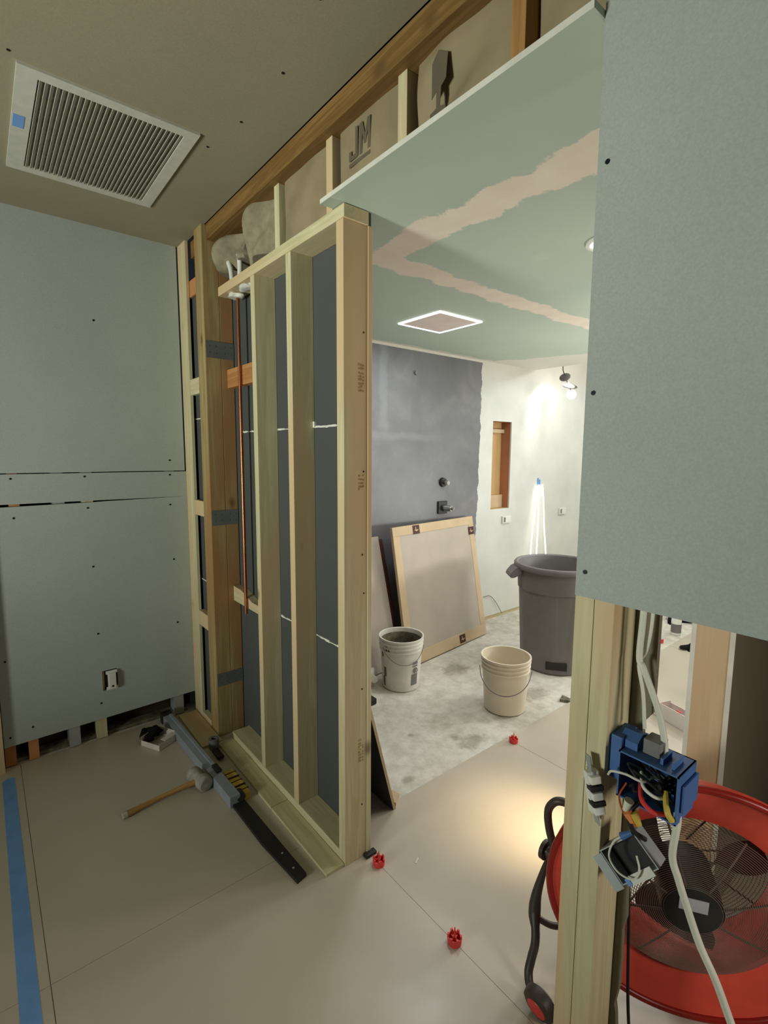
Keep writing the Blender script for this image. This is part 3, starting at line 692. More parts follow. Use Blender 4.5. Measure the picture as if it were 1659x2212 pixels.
bm = bm_(); add_prism(bm, [(-0.018, -0.6), (0.026, -0.6), (0.027, 1.9), (0.026, 2.57), (0.004, 2.575), (-0.017, 2.56)], 2, 0.0, 0.0006); tag(obj('blue_tape', bm, 'blue_tape'), 'long strip of blue tape along the floor at the left', 'tape')

# ================================================================== TOOLS ON THE CORRIDOR FLOOR
lv = thing('spirit_level', 'long grey-blue aluminium straightedge lying beside the mallet', 'level', (0.70, 2.2, 0))
def along(y): return 0.652+(2.62-y)*0.045
ML = Matrix.Translation((0.672, 2.62, 0)) @ Matrix.Rotation(math.radians(2.2), 4, 'Z')
bm = bm_(); add_box(bm, -0.022, 0.022, -0.82, -0.01, 0.0, 0.046, ML, 0.002); add_box(bm, 0.004, 0.020, -0.58, -0.02, 0.046, 0.055, ML, 0.002)
obj('level_body', bm, 'aluminium', lv)
bm = bm_(); add_box(bm, -0.026, 0.026, -0.01, 0.03, 0.0, 0.056, ML, 0.006); obj('end_cap', bm, 'black', lv)
bm = bm_(); add_box(bm, 0.000, 0.024, -0.64, -0.58, 0.0465, 0.058, ML, 0.004); obj('end_cap', bm, 'black', lv)
bl = thing('pry_bar', 'black flat steel bar pointing towards the bathroom opening', 'bar', (0.71, 1.58, 0))
bm = bm_(); add_tube(bm, [(0.735, 1.845, 0.02), (0.728, 1.80, 0.03)], 0.018, 12); add_prism(bm, [(0.692, 1.82), (0.700, 1.84), (0.742, 1.80), (0.757, 1.335), (0.718, 1.325), (0.697, 1.55)], 2, 0.0, 0.012)
obj('bar_body', bm, 'black', bl)
for y in (1.38, 1.46):
    bm = bm_(); add_cyl(bm, (0.733, y, 0.012), (0.733, y, 0.0128), 0.004, seg=10); obj('rivet', bm, 'steel', bl)
yt = thing('chalk_reel', 'yellow ribbed tool lying between the straightedge and the pine strip', 'tool', (0.745, 1.92, 0))
bm = bm_()
for i in range(6):
    y = 2.0-0.033*i; add_box(bm, 0.728, 0.772, y-0.026, y, 0.0, 0.030+0.004*(i % 2), bevel=0.004)
obj('tool_body', bm, 'yellow', yt)
for i in range(5):
    y = 2.0-0.033*i-0.0295; box_obj('grip_rib', (0.724, 0.776, y-0.003, y+0.003, 0.0, 0.033), 'brown_dark', yt, 0.001)
ml = thing('rubber_mallet', 'wooden-handled mallet with a scuffed white rubber head', 'mallet', (0.5, 2.0, 0))
bm = bm_(); add_tube(bm, [(0.352, 2.005, 0.013), (0.44, 2.015, 0.016), (0.53, 2.018, 0.020), (0.635, 2.01, 0.030)], 0.011, 12, rad=lambda t: 1.15-0.35*math.sin(PI*t))
obj('handle', bm, 'handle_wood', ml, True)
bm = bm_(); add_cyl(bm, (0.352, 2.005, 0.013), (0.336, 2.003, 0.013), 0.0135, 0.012, 14); obj('handle_end', bm, 'rubber_white', ml, True, 'dirty white tip of the handle')
bm = bm_()
hd = Matrix.Translation((0.634, 2.012, 0.034)) @ Vector((0.18, -1, 0)).to_track_quat('Z', 'Y').to_matrix().to_4x4()
rg = add_lathe(bm, [(0.0, -0.058), (0.026, -0.057), (0.031, -0.052), (0.032, -0.02), (0.024, -0.012), (0.022, 0.0), (0.024, 0.012), (0.032, 0.02), (0.031, 0.052), (0.026, 0.057), (0.0, 0.058)], 28, hd)
obj('head', bm, 'rubber_white', ml, True)
cu = thing('tape_roll', 'small dark roll standing behind the straightedge', 'roll', (0.775, 2.27, 0))
bm = bm_(); MC = Matrix.Translation((0.778, 2.235, 0.011))
add_lathe(bm, [(0.012, 0.0), (0.024, 0.0), (0.024, 0.045), (0.012, 0.045), (0.012, 0.0)], 28, MC); obj('roll', bm, 'strap', cu, True)
bm = bm_(); add_box(bm, 0.753, 0.785, 2.12, 2.20, 0.0115, 0.026, bevel=0.006); tag(obj('tool_pouch', bm, 'black'), 'small black block between the dark roll and the yellow tool', 'tool')
gb_ = thing('glove_box', 'small torn white carton holding black gloves, left of the straightedge', 'box', (0.59, 2.47, 0))
MG = Matrix.Translation((0.590, 2.455, 0)) @ Matrix.Rotation(math.radians(28), 4, 'Z')
bm = bm_()
for b in ((-0.055, 0.055, -0.06, 0.06, 0, 0.002), (-0.055, -0.053, -0.06, 0.06, 0, 0.028), (0.053, 0.055, -0.06, 0.06, 0, 0.045), (-0.055, 0.055, -0.06, -0.058, 0, 0.034), (-0.055, 0.055, 0.058, 0.06, 0, 0.045), (-0.02, 0.055, -0.06, -0.03, 0.034, 0.036)): add_box(bm, *b, mat=MG)
obj('carton', bm, 'box_white', gb_)
bm = bm_(); blob(bm, (0.578, 2.50, 0.038), 0.045, 0.05, 0.028, 21, 0.5); blob(bm, (0.548, 2.505, 0.024), 0.03, 0.03, 0.03, 22, 0.5)
tag(obj('gloves', bm, 'black_cloth', None, True), 'crumpled black gloves spilling out of the torn white carton', 'gloves')

# tile levelling clips
def clip_builder(name):
    o = thing(name, '', 'tile clip', (0, 0, 0))
    bm = bm_(); rg = add_lathe(bm, [(0.014, 0.0), (0.0175, 0.0), (0.0185, 0.012), (0.0165, 0.016), (0.0145, 0.016), (0.0135, 0.006), (0.014, 0.0)], 28)
    for k in range(4):
        a = k*PI/2+0.4; add_box(bm, 0.004, 0.016, -0.0015, 0.0015, 0.001, 0.013, Matrix.Rotation(a, 4, 'Z'))
    for k in range(6):
        a = k*PI/3; add_box(bm, 0.0135, 0.0185, -0.003, 0.003, 0.012, 0.022, Matrix.Rotation(a, 4, 'Z'), 0.0008)
    obj('cap', bm, 'red', o, True)
    bm = bm_(); add_cyl(bm, (0, 0, 0), (0, 0, 0.018), 0.0065, 0.005, 12); add_cyl(bm, (0, 0, 0.018), (0, 0, 0.042), 0.0028, 0.0015, 8); obj('stem', bm, 'red', o, True)
    return o
def dup(root, loc, rz, label):
    r = root.copy(); COL.objects.link(r); r.location = loc; r.rotation_euler = (0, 0, rz); r['label'] = label
    for ch in list(root.children):
        c = ch.copy(); COL.objects.link(c); c.parent = r
    return r
c0 = clip_builder('levelling_clip'); c0['group'] = 'red tile levelling clips'; c0.scale = (1.15, 1.15, 1.15)
c0.location = (0.977, 1.222, 0); c0['label'] = 'red spiked tile clip nearest the foot of the end stud'
dup(c0, (0.977, 0.868, 0), 1.2, 'red tile clip halfway along the near tile joint')
dup(c0, (1.950, 1.382, 0), 2.1, 'red tile clip beside the concrete edge, below the cream bucket')
dup(c0, (3.92, 1.50, -0.004), 0.3, 'tiny red tile clip on the far floor seen through the stud bay')
bm = bm_(); add_box(bm, -0.012, 0.012, -0.002, 0.002, 0, 0.002, Matrix.Translation((1.09, 1.15, 0)) @ Matrix.Rotation(0.5, 4, 'Z')); tag(obj('plastic_scrap', bm, 'white_plastic'), 'tiny white scrap on the tile beside the first red clip', 'scrap')

# ================================================================== BATHROOM OBJECTS
# LED square panel
lp = thing('ceiling_light', 'square ceiling light with a glowing border and pink-grey centre', 'ceiling light', (2.055, 2.05, GZ))
MLP = Matrix.Translation((2.055, 2.05, 0))
bm = bm_(); h = 0.165; q = 0.014
for b in ((-h, h, -h, -h+q, GZ-0.006, GZ), (-h, h, h-q, h, GZ-0.006, GZ), (-h, -h+q, -h+q, h-q, GZ-0.006, GZ), (h-q, h, -h+q, h-q, GZ-0.006, GZ)): add_box(bm, *b, mat=MLP)
obj('lit_border', bm, 'led', lp)
bm = bm_(); add_box(bm, -h+q, h-q, -h+q, h-q, GZ-0.005, GZ-0.0005, MLP); obj('centre_panel', bm, 'led_centre', lp)
cl = thing('recessed_light', 'round recessed light at the edge of the blue-grey sheet', 'ceiling light', (1.72, 0.93, GZ))
bm = bm_(); MC = Matrix.Translation((1.735, 0.925, GZ)); rg = add_lathe(bm, [(0.072, 0.0), (0.072, -0.006), (0.060, -0.008), (0.060, -0.002)], 40, MC); obj('trim_ring', bm, 'white_plastic', cl, True)
bm = bm_(); add_cyl(bm, (1.735, 0.925, GZ-0.003), (1.735, 0.925, GZ-0.001), 0.060, seg=40); obj('lens', bm, 'can', cl)

# hanging work lamps
hl = thing('hanging_lamp', 'lit clamp lamp dangling on a cord from the far ceiling', 'lamp', (3.95, 2.4, 2.4))
bm = bm_(); add_tube(bm, [(3.905, 2.42, 2.42), (3.905, 2.42, 2.16), (3.91, 2.415, 2.10), (3.935, 2.40, 2.065)], 0.004, 8); obj('cord', bm, 'frame_tube', hl, True)
def disc(c, n, r, nm, mt):
    bm = bm_(); c = Vector(c); n = Vector(n).normalized(); Mx = Matrix.Translation(c) @ n.to_track_quat('Z', 'Y').to_matrix().to_4x4()
    rg = add_lathe(bm, [(0.0, -0.012), (r*0.5, -0.012), (r, 0.0), (r, 0.006), (0.0, 0.008)], 28, Mx); return obj(nm, bm, mt, hl, True)
disc((3.925, 2.41, 2.06), (0.75, 0.2, -0.6), 0.045, 'lamp_head', 'label_grey')
disc((4.03, 2.42, 1.995), (0.2, 0.35, -0.9), 0.062, 'lamp_head', 'label_grey')
bm = bm_(); bmesh.ops.create_uvsphere(bm, u_segments=20, v_segments=12, radius=0.04, matrix=Matrix.Translation((4.09, 2.44, 1.93))); obj('bulb', bm, 'bulb', hl, True)
bm = bm_(); add_tube(bm, [(3.935, 2.41, 2.05), (3.98, 2.415, 2.02), (4.03, 2.42, 2.00), (4.07, 2.435, 1.955)], 0.006, 8); obj('joint', bm, 'frame_tube', hl, True)
spot('work_lamp_spot', (4.0, 2.38, 2.03), (4.00, 2.645, 1.80), 34, (1, 0.98, 0.94), math.radians(80), 0.9, 0.03)

# hanging LED ribbons
for i, (x0, y0, xm, ym, x1, y1, zb, lab) in enumerate(((3.93, 2.63, 3.86, 2.62, 3.76, 2.58, 0.30, 'left of three glowing LED ribbons hanging on the white wall'), (3.95, 2.63, 3.93, 2.615, 3.90, 2.60, 0.25, 'middle of three glowing LED ribbons hanging on the white wall'), (4.00, 2.63, 4.03, 2.615, 4.08, 2.59, 0.25, 'right of three glowing LED ribbons hanging on the white wall'))):
    bm = bm_(); add_tube(bm, [(x0, y0, 1.13), ((x0+xm)/2, (y0+ym)/2, 0.98), (xm, ym, 0.75), ((xm+x1)/2, (ym+y1)/2, 0.5), (x1, y1, zb), (x1+0.02, y1-0.03, 0.0)], 0.0055, 8)
    tag(obj('led_ribbon', bm, 'led_tape', None, True), lab, 'light strip', 'LED ribbons on the far wall')
bm = bm_(); add_box(bm, 3.935, 3.955, 2.640, 2.6445, 1.12, 1.19, Matrix.Identity(4)); add_box(bm, 3.963, 3.98, 2.640, 2.6445, 1.115, 1.175)
tag(obj('blue_tape', bm, 'blue_tape'), 'blue tape holding the glowing ribbons to the white wall', 'tape')
# wall boxes
for (x, z, lab) in ((3.49, 0.848, 'white switch box under the niche'), (4.358, 0.862, 'white switch box right of the glowing ribbons')):
    t_ = thing('switch_box', lab, 'switch', (x, 2.64, z))
    bm = bm_(); add_box(bm, x-0.055, x+0.055, 2.628, 2.6445, z-0.03, z+0.03, bevel=0.003); obj('cover', bm, 'white_plastic', t_)
    bm = bm_(); add_box(bm, x-0.042, x-0.022, 2.625, 2.6285, z-0.02, z+0.02); obj('rocker', bm, 'label_grey', t_)
bm = bm_(); add_tube(bm, [(3.22, 2.638, 0.21), (3.30, 2.63, 0.205), (3.38, 2.625, 0.13), (3.45, 2.62, 0.03)], 0.003, 6)
tag(obj('thin_wire', bm, 'label_grey', None, True), 'thin wire poking from the foot of the white wall', 'wire')
# shower valves
sv = thing('shower_valve', 'round black valve with steel centre on the dark wall', 'valve', (2.71, 2.64, 1.19))
bm = bm_(); add_cyl(bm, (2.71, 2.6449, 1.192), (2.71, 2.625, 1.192), 0.036, 0.032, 28); obj('collar', bm, 'black', sv, True)
bm = bm_(); add_cyl(bm, (2.715, 2.63, 1.192), (2.715, 2.585, 1.190), 0.018, 0.016, 20); obj('stem', bm, 'chrome', sv, True)
sv = thing('shower_valve', 'square black valve plate with a chrome knob, below the round one', 'valve', (2.71, 2.64, 1.0))
bm = bm_(); add_box(bm, 2.66, 2.755, 2.63, 2.6449, 0.955, 1.05, bevel=0.004); obj('plate', bm, 'black', sv)
bm = bm_(); add_cyl(bm, (2.72, 2.63, 0.998), (2.73, 2.565, 0.998), 0.026, 0.022, 24); add_cyl(bm, (2.73, 2.565, 0.998), (2.735, 2.545, 0.997), 0.013, 0.011, 16); obj('knob', bm, 'chrome', sv, True)
bm = bm_(); add_cyl(bm, (2.42, 2.6449, 1.965), (2.42, 2.63, 1.965), 0.014, seg=14); tag(obj('shower_stub', bm, 'label_grey', None, True), 'small grey pipe stub high on the dark wall', 'pipe')

# leaning framed panel
def lean_matrix(p00, p10, p01):
    o = Vector(p00); u = (Vector(p10)-o); v = (Vector(p01)-o); n = u.cross(v).normalized(); un = u.normalized(); vn = n.cross(un)
    return Matrix(((un.x, vn.x, n.x, o.x), (un.y, vn.y, n.y, o.y), (un.z, vn.z, n.z, o.z), (0, 0, 0, 1))), u.length, v.length
Mx, W, H_ = lean_matrix((2.10, 2.345, 0.0), (3.01, 2.447, 0.0), (2.145, 2.515, 0.915))
H_ = 0.93
lpn = thing('framed_panel', 'large grey panel in a tan frame leaning on the dark wall', 'panel', (2.5, 2.4, 0))
bm = bm_(); f = 0.062
add_box(bm, 0, W, 0, f+0.02, 0, 0.022, Mx, 0.002); add_box(bm, 0, W, H_-f, H_, 0, 0.022, Mx, 0.002); add_box(bm, 0, f, f+0.02, H_-f, 0, 0.022, Mx, 0.002); add_box(bm, W-f, W, f+0.02, H_-f, 0, 0.022, Mx, 0.002)
obj('frame', bm, 'cardboard_tan', lpn)
bm = bm_(); add_box(bm, f, W-f, f, H_-f, 0.004, 0.0195, Mx); obj('sheet', bm, 'panel_grey', lpn)
for (a, b) in ((0.20, H_-0.065), (W-0.075, H_-0.14), (0.57, 0.01)):
    bm = bm_(); add_box(bm, a, a+0.07, b, b+0.06, 0.0225, 0.0235, Mx); st_ = obj('sticker', bm, 'brown_dark', lpn)
    bm = bm_(); add_prism(bm, [(a+0.012, b+0.03), (a+0.035, b+0.018), (a+0.058, b+0.026), (a+0.055, b+0.032), (a+0.036, b+0.026), (a+0.034, b+0.048), (a+0.028, b+0.046), (a+0.028, b+0.028)], 2, 0.0236, 0.0240, Mx); obj('sticker_mark', bm, 'cardboard_tan', st_)
Mx, W, H_ = lean_matrix((1.66, 2.375, 0.0), (2.09, 2.42, 0.0), (1.73, 2.60, 0.86))
H_ = 0.87
lp2 = thing('framed_panel', 'plain pinkish board leaning behind the tan-framed panel', 'panel', (1.9, 2.42, 0))
bm = bm_(); add_box(bm, 0, W, 0, H_, 0, 0.016, Mx, 0.002); obj('sheet', bm, 'panel_grey', lp2)
bm = bm_(); add_box(bm, W, W+0.05, 0, H_-0.02, -0.016, 0.0, Mx, 0.002); obj('batten', bm, 'brown_dark', lp2)

# buckets
def bucket(name, c, rt, rb, h, mat, label, band_z, rib=3):
    t_ = thing(name, label, 'bucket', (c[0], c[1], 0))
    Mc = Matrix.Translation((c[0], c[1], -0.004))
    prof = [(0.0, 0.0), (rb-0.006, 0.0), (rb, 0.006), (rb+(rt-rb)*0.72, h*0.72)]
    for k in range(rib):
        z = h*(0.74+k*0.075); r = rb+(rt-rb)*(z/h)
        prof += [(r, z), (r+0.006, z+0.004), (r+0.006, z+0.010), (r, z+0.013)]
    prof += [(rt, h-0.012), (rt+0.005, h-0.009), (rt+0.005, h-0.001), (rt, h), (rt-0.004, h-0.002), (rt-0.006, h-0.02), (rb+0.0, 0.02), (0.0, 0.016)]
    bm = bm_(); add_lathe(bm, prof, 56, Mc); obj('body', bm, mat, t_, True)
    return t_
b1_ = bucket('bucket', (1.925, 2.20), 0.132, 0.112, 0.318, 'bucket_white', 'mortar-stained white bucket in front of the tan-framed panel', 0.3)
# scum inside and on the rim
bm = bm_(); rb = add_lathe(bm, [(0.1165, 0.10), (0.1245, 0.29)], 48, Matrix.Translation((1.925, 2.20, -0.003)), wob=lambda a, z: 1.0-0.01*abs(math.sin(a*5)))
rg = add_lathe(bm, [(0.0, 0.10), (0.117, 0.10)], 48, Matrix.Translation((1.925, 2.20, -0.003))); obj('mortar_residue', bm, 'mortar', b1_, True)
def on_bucket(cx, cy, r0, r1, h, a0, a1, z0, z1, off=0.0012, n=8):
    bm = bm_(); g = []
    for i in range(n+1):
        a = a0+(a1-a0)*i/n; row = []
        for z in (z0, z1):
            r = r0+(r1-r0)*z/h+off; row.append(bm.verts.new((cx+r*math.cos(a), cy+r*math.sin(a), z)))
        g.append(row)
    for i in range(n): bm.faces.new((g[i][0], g[i+1][0], g[i+1][1], g[i][1]))
    return bm
fa = math.atan2(-2.20, -1.925)      # side of the bucket facing the camera
lbl = obj('label', on_bucket(1.925, 2.20, 0.112, 0.132, 0.318, fa+0.55, fa+0.95, 0.035, 0.105), 'label_grey', b1_)
bm = on_bucket(1.925, 2.20, 0.112, 0.132, 0.318, fa+0.60, fa+0.92, 0.165, 0.182)
g2 = on_bucket(1.925, 2.20, 0.112, 0.132, 0.318, fa+0.60, fa+0.92, 0.150, 0.160); me_ = bpy.data.meshes.new('tmp'); g2.to_mesh(me_); g2.free(); bm.from_mesh(me_); bpy.data.meshes.remove(me_)
obj('label', bm, 'label_grey', b1_)
a_ = fa+0.76; rr_ = 0.113+0.02*0.13/0.318+0.003
Mr = Matrix.Translation((1.925+rr_*math.cos(a_), 2.20+rr_*math.sin(a_), 0.128)) @ Vector((math.cos(a_), math.sin(a_), 0)).to_track_quat('Z', 'Y').to_matrix().to_4x4()
bm = bm_(); add_torus(bm, 0.016, 0.0022, Mr, 24, 6); add_box(bm, -0.015, 0.015, -0.002, 0.002, -0.001, 0.001, Mr @ Matrix.Rotation(0.8, 4, 'Z')); add_box(bm, -0.004, 0.004, -0.010, 0.009, -0.001, 0.0012, Mr); obj('label', bm, 'label_grey', b1_, label='no-person warning circle')
for (da, z, s_) in ((-0.75, 0.255, 0.018), (-0.6, 0.25, 0.012), (-0.9, 0.11, 0.03), (-1.0, 0.05, 0.03), (-1.05, 0.22, 0.02)):
    obj('mortar_stain', on_bucket(1.925, 2.20, 0.112, 0.132, 0.318, fa+da-s_*3, fa+da+s_*3, z-s_, z+s_, 0.0016), 'mortar', b1_)
def bail(t_, c, r, zt, sag, a0, a1):
    bm = bm_(); pts = []
    for i in range(13):
        u = i/12; a = a0+(a1-a0)*u; pts.append((c[0]+(r+0.006)*math.cos(a), c[1]+(r+0.006)*math.sin(a), zt-sag*math.sin(PI*u)**0.8))
    add_tube(bm, pts, 0.0022, 6); obj('handle', bm, 'label_grey', t_, True)
bail(b1_, (1.925, 2.20), 0.133, 0.265, 0.09, fa-0.9, fa+1.3)
b2_ = bucket('bucket', (2.20, 1.63), 0.132, 0.112, 0.306, 'bucket', 'clean cream bucket standing in the middle of the bare concrete', 0.3)
fb = math.atan2(-1.64, -2.21); bail(b2_, (2.20, 1.63), 0.136, 0.232, 0.105, fb-1.45, fb+1.35)

# grey trash bin
tb = thing('trash_bin', 'big round grey trash bin with a dusty rim, beside the jamb', 'trash bin', (2.95, 1.80, 0))
bc = (2.95, 1.80); Mc = Matrix.Translation((bc[0], bc[1], -0.004))
def wobf(a, z):
    if z < 0.53 and z > 0.02: return 1.0-0.022*(0.5+0.5*math.tanh(6*math.cos(8*a)))
    return 1.0
bm = bm_(); add_lathe(bm, [(0.0, 0.0), (0.208, 0.0), (0.216, 0.012), (0.218, 0.03), (0.232, 0.30), (0.244, 0.525), (0.250, 0.53), (0.256, 0.66), (0.276, 0.664), (0.280, 0.672), (0.280, 0.690), (0.274, 0.698), (0.262, 0.700), (0.252, 0.692), (0.250, 0.66), (0.212, 0.03), (0.0, 0.02)], 128, Mc, wobf)
obj('body', bm, 'bin', tb, True)
cam_a = math.atan2(-bc[1], -bc[0])
for da in (-1.22, -1.22+PI):
    a = cam_a+da
    Mh = Matrix.Translation((bc[0], bc[1], 0)) @ Matrix.Rotation(a, 4, 'Z')
    bm = bm_(); add_prism(bm, [(0.25, 0.672), (0.290, 0.668), (0.328, 0.622), (0.328, 0.600), (0.305, 0.598), (0.252, 0.625)], 1, -0.065, 0.065, Mh)
    bmesh.ops.bevel(bm, geom=bm.edges[:], offset=0.006, segments=2, affect='EDGES'); obj('handle', bm, 'bin', tb)
Mh = Matrix.Translation((bc[0], bc[1], 0)) @ Matrix.Rotation(cam_a+0.10, 4, 'Z')
bm = bm_(); add_box(bm, 0.208, 0.224, -0.065, 0.065, 0.035, 0.085, Mh, 0.003); obj('foot_grip', bm, 'black', tb)

# dark board leaning against the bathroom side of the stud wall
db = thing('leaning_board', 'dark-backed thin board leaning against the back of the end stud', 'board', (1.15, 1.6, 0))
bm = bm_(); add_prism(bm, [(1.187, -0.005), (1.199, -0.005), (0.999, 0.735), (0.987, 0.735)], 1, 1.392, 2.05); obj('sheet', bm, 'membrane_back', db)
bm = bm_(); add_prism(bm, [(1.187, -0.005), (1.199, -0.005), (0.999, 0.735), (0.987, 0.735)], 1, 1.3905, 1.392); obj('cut_edge', bm, 'cardboard_tan', db, label='tan cut edge of the board')
bm = bm_(); add_prism(bm, [(1.205, 1.40), (1.255, 1.437), (1.235, 1.50), (1.205, 1.52)], 2, -0.005, 0.014); tag(obj('wood_offcut', bm, 'cardboard_tan'), 'tan wedge of wood at the foot of the dark leaning board', 'wood scrap')
# tool, rag peeping out behind the end stud
tm = thing('tape_measure', 'yellow and black tool peeping out behind the end stud', 'tool', (1.62, 2.14, 0))
bm = bm_(); add_box(bm, 1.58, 1.645, 2.13, 2.18, 0.03, 0.075, bevel=0.008); obj('case', bm, 'yellow', tm)
bm = bm_(); add_box(bm, 1.55, 1.66, 2.10, 2.20, -0.005, 0.03, bevel=0.008); obj('grip', bm, 'black', tm)
bm = bm_(); blob(bm, (1.75, 2.29, 0.06), 0.05, 0.04, 0.05, 31, 0.4); tag(obj('rag', bm, 'caulk', None, True), 'crumpled white rag on the floor behind the stained bucket', 'rag')
bm = bm_(); blob(bm, (1.72, 2.36, 0.13), 0.03, 0.02, 0.05, 32, 0.4); tag(obj('red_bag', bm, 'red', None, True), 'dull red bag in the shadow behind the white rag', 'bag')
bm = bm_(); add_prism(bm, [(2.50, 1.47), (2.56, 1.49), (2.555, 1.43), (2.53, 1.425)], 2, -0.004, 0.010); tag(obj('mortar_lump', bm, 'mortar'), 'dark chip of debris on the tile edge below the bin', 'debris')

# carton of clips seen through the bay
cb = thing('clip_carton', 'open white carton of red tile clips on the far tile', 'box', (2.80, 0.97, 0))
Mx = Matrix.Translation((2.80, 0.955, 0)) @ Matrix.Rotation(math.atan2(-0.182, -0.061)+PI, 4, 'Z')
bm = bm_(); L_, Wd, Hb = 0.105, 0.065, 0.055; t = 0.003
for b in ((-L_, L_, -Wd, Wd, 0, t), (-L_, L_, -Wd, -Wd+t, 0, Hb*0.8), (-L_, L_, Wd-t, Wd, 0, Hb*1.5), (-L_, -L_+t, -Wd, Wd, 0, Hb), (L_-t, L_, -Wd, Wd, 0, Hb)): add_box(bm, *b, mat=Mx)
obj('carton', bm, 'box_white', cb)
bm = bm_(); add_box(bm, -0.07, 0.07, -Wd-0.001, -Wd, 0.004, 0.018, Mx)
obj('red_stripe', bm, 'red', cb)
bm = bm_()
for i in range(12):
    a = -0.085+i*0.0145
    add_box(bm, a, a+0.009, -Wd-0.001, -Wd, 0.024, 0.036, Mx)
add_box(bm, -0.05, -0.02, Wd-t-0.001, Wd-t, 0.045, 0.07, Mx); add_box(bm, 0.02, 0.05, Wd-t-0.001, Wd-t, 0.045, 0.07, Mx)
obj('printing', bm, 'label_grey', cb)
rr = random.Random(6)
bm = bm_()
for i in range(30):
    add_box(bm, -0.012, 0.012, -0.003, 0.003, -0.003, 0.003, Mx @ Matrix.Translation((rr.uniform(-0.085, 0.085), rr.uniform(-0.045, 0.045), rr.uniform(0.012, 0.032))) @ Matrix.Rotation(rr.uniform(0, 6), 4, 'Z') @ Matrix.Rotation(rr.uniform(-.5, .5), 4, 'Y'))
o = obj('clip_heap', bm, 'red'); tag(o, 'heap of loose red tile clips inside the white carton', 'tile clips', kind='stuff')
# far clutter
for i, (x, y, sx, sy, sz, lab) in enumerate(((4.60, 1.62, 0.13, 0.09, 0.06, 'black crumpled cloth at the top of the gap under the sheet'), (3.98, 1.30, 0.10, 0.05, 0.022, 'flat black glove lying on the far floor'), (4.72, 1.40, 0.10, 0.08, 0.09, 'black bag beside the tan end stud on the far floor'))):
    bm = bm_(); blob(bm, (x, y, sz*0.6-0.004), sx, sy, sz, 40+i, 0.5); tag(obj(('cloth', 'glove', 'bag')[i], bm, 'black_cloth', None, True), lab, ('cloth', 'glove', 'bag')[i])
bo = thing('bottle', 'white bottle with a grey label standing on the far floor', 'bottle', (4.16, 1.50, 0))
bm = bm_(); Mc = Matrix.Translation((4.2, 1.50, -0.005)); add_lathe(bm, [(0, 0), (0.034, 0), (0.036, 0.01), (0.036, 0.12), (0.02, 0.145), (0.016, 0.17), (0, 0.172)], 28, Mc); obj('body', bm, 'white_plastic', bo, True)
bm = bm_(); add_lathe(bm, [(0.0368, 0.02), (0.0368, 0.09)], 28, Mc); obj('label', bm, 'label_grey', bo, True)

# ================================================================== FAN
fan = thing('drum_fan', 'large red drum fan with a charcoal tube frame behind the jamb studs', 'fan', (1.23, 0.38, 0))
az, el = 3.72, -0.09
a_ = Vector((math.cos(az)*math.cos(el), math.sin(az)*math.cos(el), math.sin(el)))
s_v = Vector((-math.sin(az), math.cos(az), 0)); u_v = a_.cross(s_v)
if u_v.z < 0: s_v = -s_v; u_v = a_.cross(s_v)
FC = Vector((1.216, 0.364, 0.388))
MF = Matrix(((s_v.x, u_v.x, a_.x, FC.x), (s_v.y, u_v.y, a_.y, FC.y), (s_v.z, u_v.z, a_.z, FC.z), (0, 0, 0, 1)))
bm = bm_(); add_lathe(bm, [(0.306, 0.030), (0.298, 0.024), (0.258, 0.012), (0.205, -0.005), (0.200, -0.03), (0.200, -0.115), (0.215, -0.118), (0.222, -0.11), (0.268, -0.06), (0.306, 0.0), (0.310, 0.02), (0.306, 0.030)], 96, MF); obj('drum', bm, 'fan_red', fan, True)
bm = bm_(); add_torus(bm, 0.308, 0.008, MF @ Matrix.Translation((0, 0, 0.028)), 96, 10); obj('rim', bm, 'fan_rim', fan, True)
bm = bm_(); add_torus(bm, 0.216, 0.007, MF @ Matrix.Translation((0, 0, -0.118)), 96, 10); obj('rim', bm, 'fan_rim', fan, True)
def guard(zc, bulge, nr):
    bm = bm_()
    for i in range(nr):
        R_ = 0.055+(0.200-0.055)*i/(nr-1); add_torus(bm, R_, 0.0008, MF @ Matrix.Translation((0, 0, zc+bulge*(1-(R_/0.203)**2))), 64, 5)
    for k in range(8):
        a = k*PI/4+0.3
        add_tube(bm, [MF @ Vector((R_*math.cos(a), R_*math.sin(a), zc+bulge*(1-(R_/0.203)**2)-0.003)) for R_ in (0.045, 0.10, 0.15, 0.202)], 0.0025, 6)
    return bm
obj('guard', guard(0.01, 0.03, 34), 'fan_wire', fan, True)
obj('guard', guard(-0.115, -0.01, 20), 'fan_wire', fan, True)
bm = bm_(); add_lathe(bm, [(0.0, 0.040), (0.056, 0.040), (0.064, 0.034), (0.066, 0.0), (0.066, -0.09), (0.0, -0.095)], 40, MF); obj('motor', bm, 'black', fan, True)
bm = bm_(); add_box(bm, -0.030, 0.028, 0.004, 0.036, 0.0405, 0.0425, MF @ Matrix.Rotation(0.0, 4, 'Z')); obj('motor_label', bm, 'fan_paint_grey', fan)
for k in range(3):
    a = k*2*PI/3+0.5; bm = bm_(); g = []
    for i in range(9):
        r = 0.052+0.138*i/8; wd = 0.25+0.30*math.sin(PI*(i/8)*0.8); row = []
        for j in range(9):
            t = -wd+2*wd*j/8; row.append(bm.verts.new(MF @ Vector((r*math.cos(a+t), r*math.sin(a+t), -0.07+0.035*t/wd))))
        g.append(row)
    for i in range(8):
        for j in range(8): bm.faces.new((g[i][j], g[i+1][j], g[i+1][j+1], g[i][j+1]))
    bmesh.ops.solidify(bm, geom=bm.faces[:], thickness=0.002)
    obj('blade', bm, 'fan_blade', fan, True)
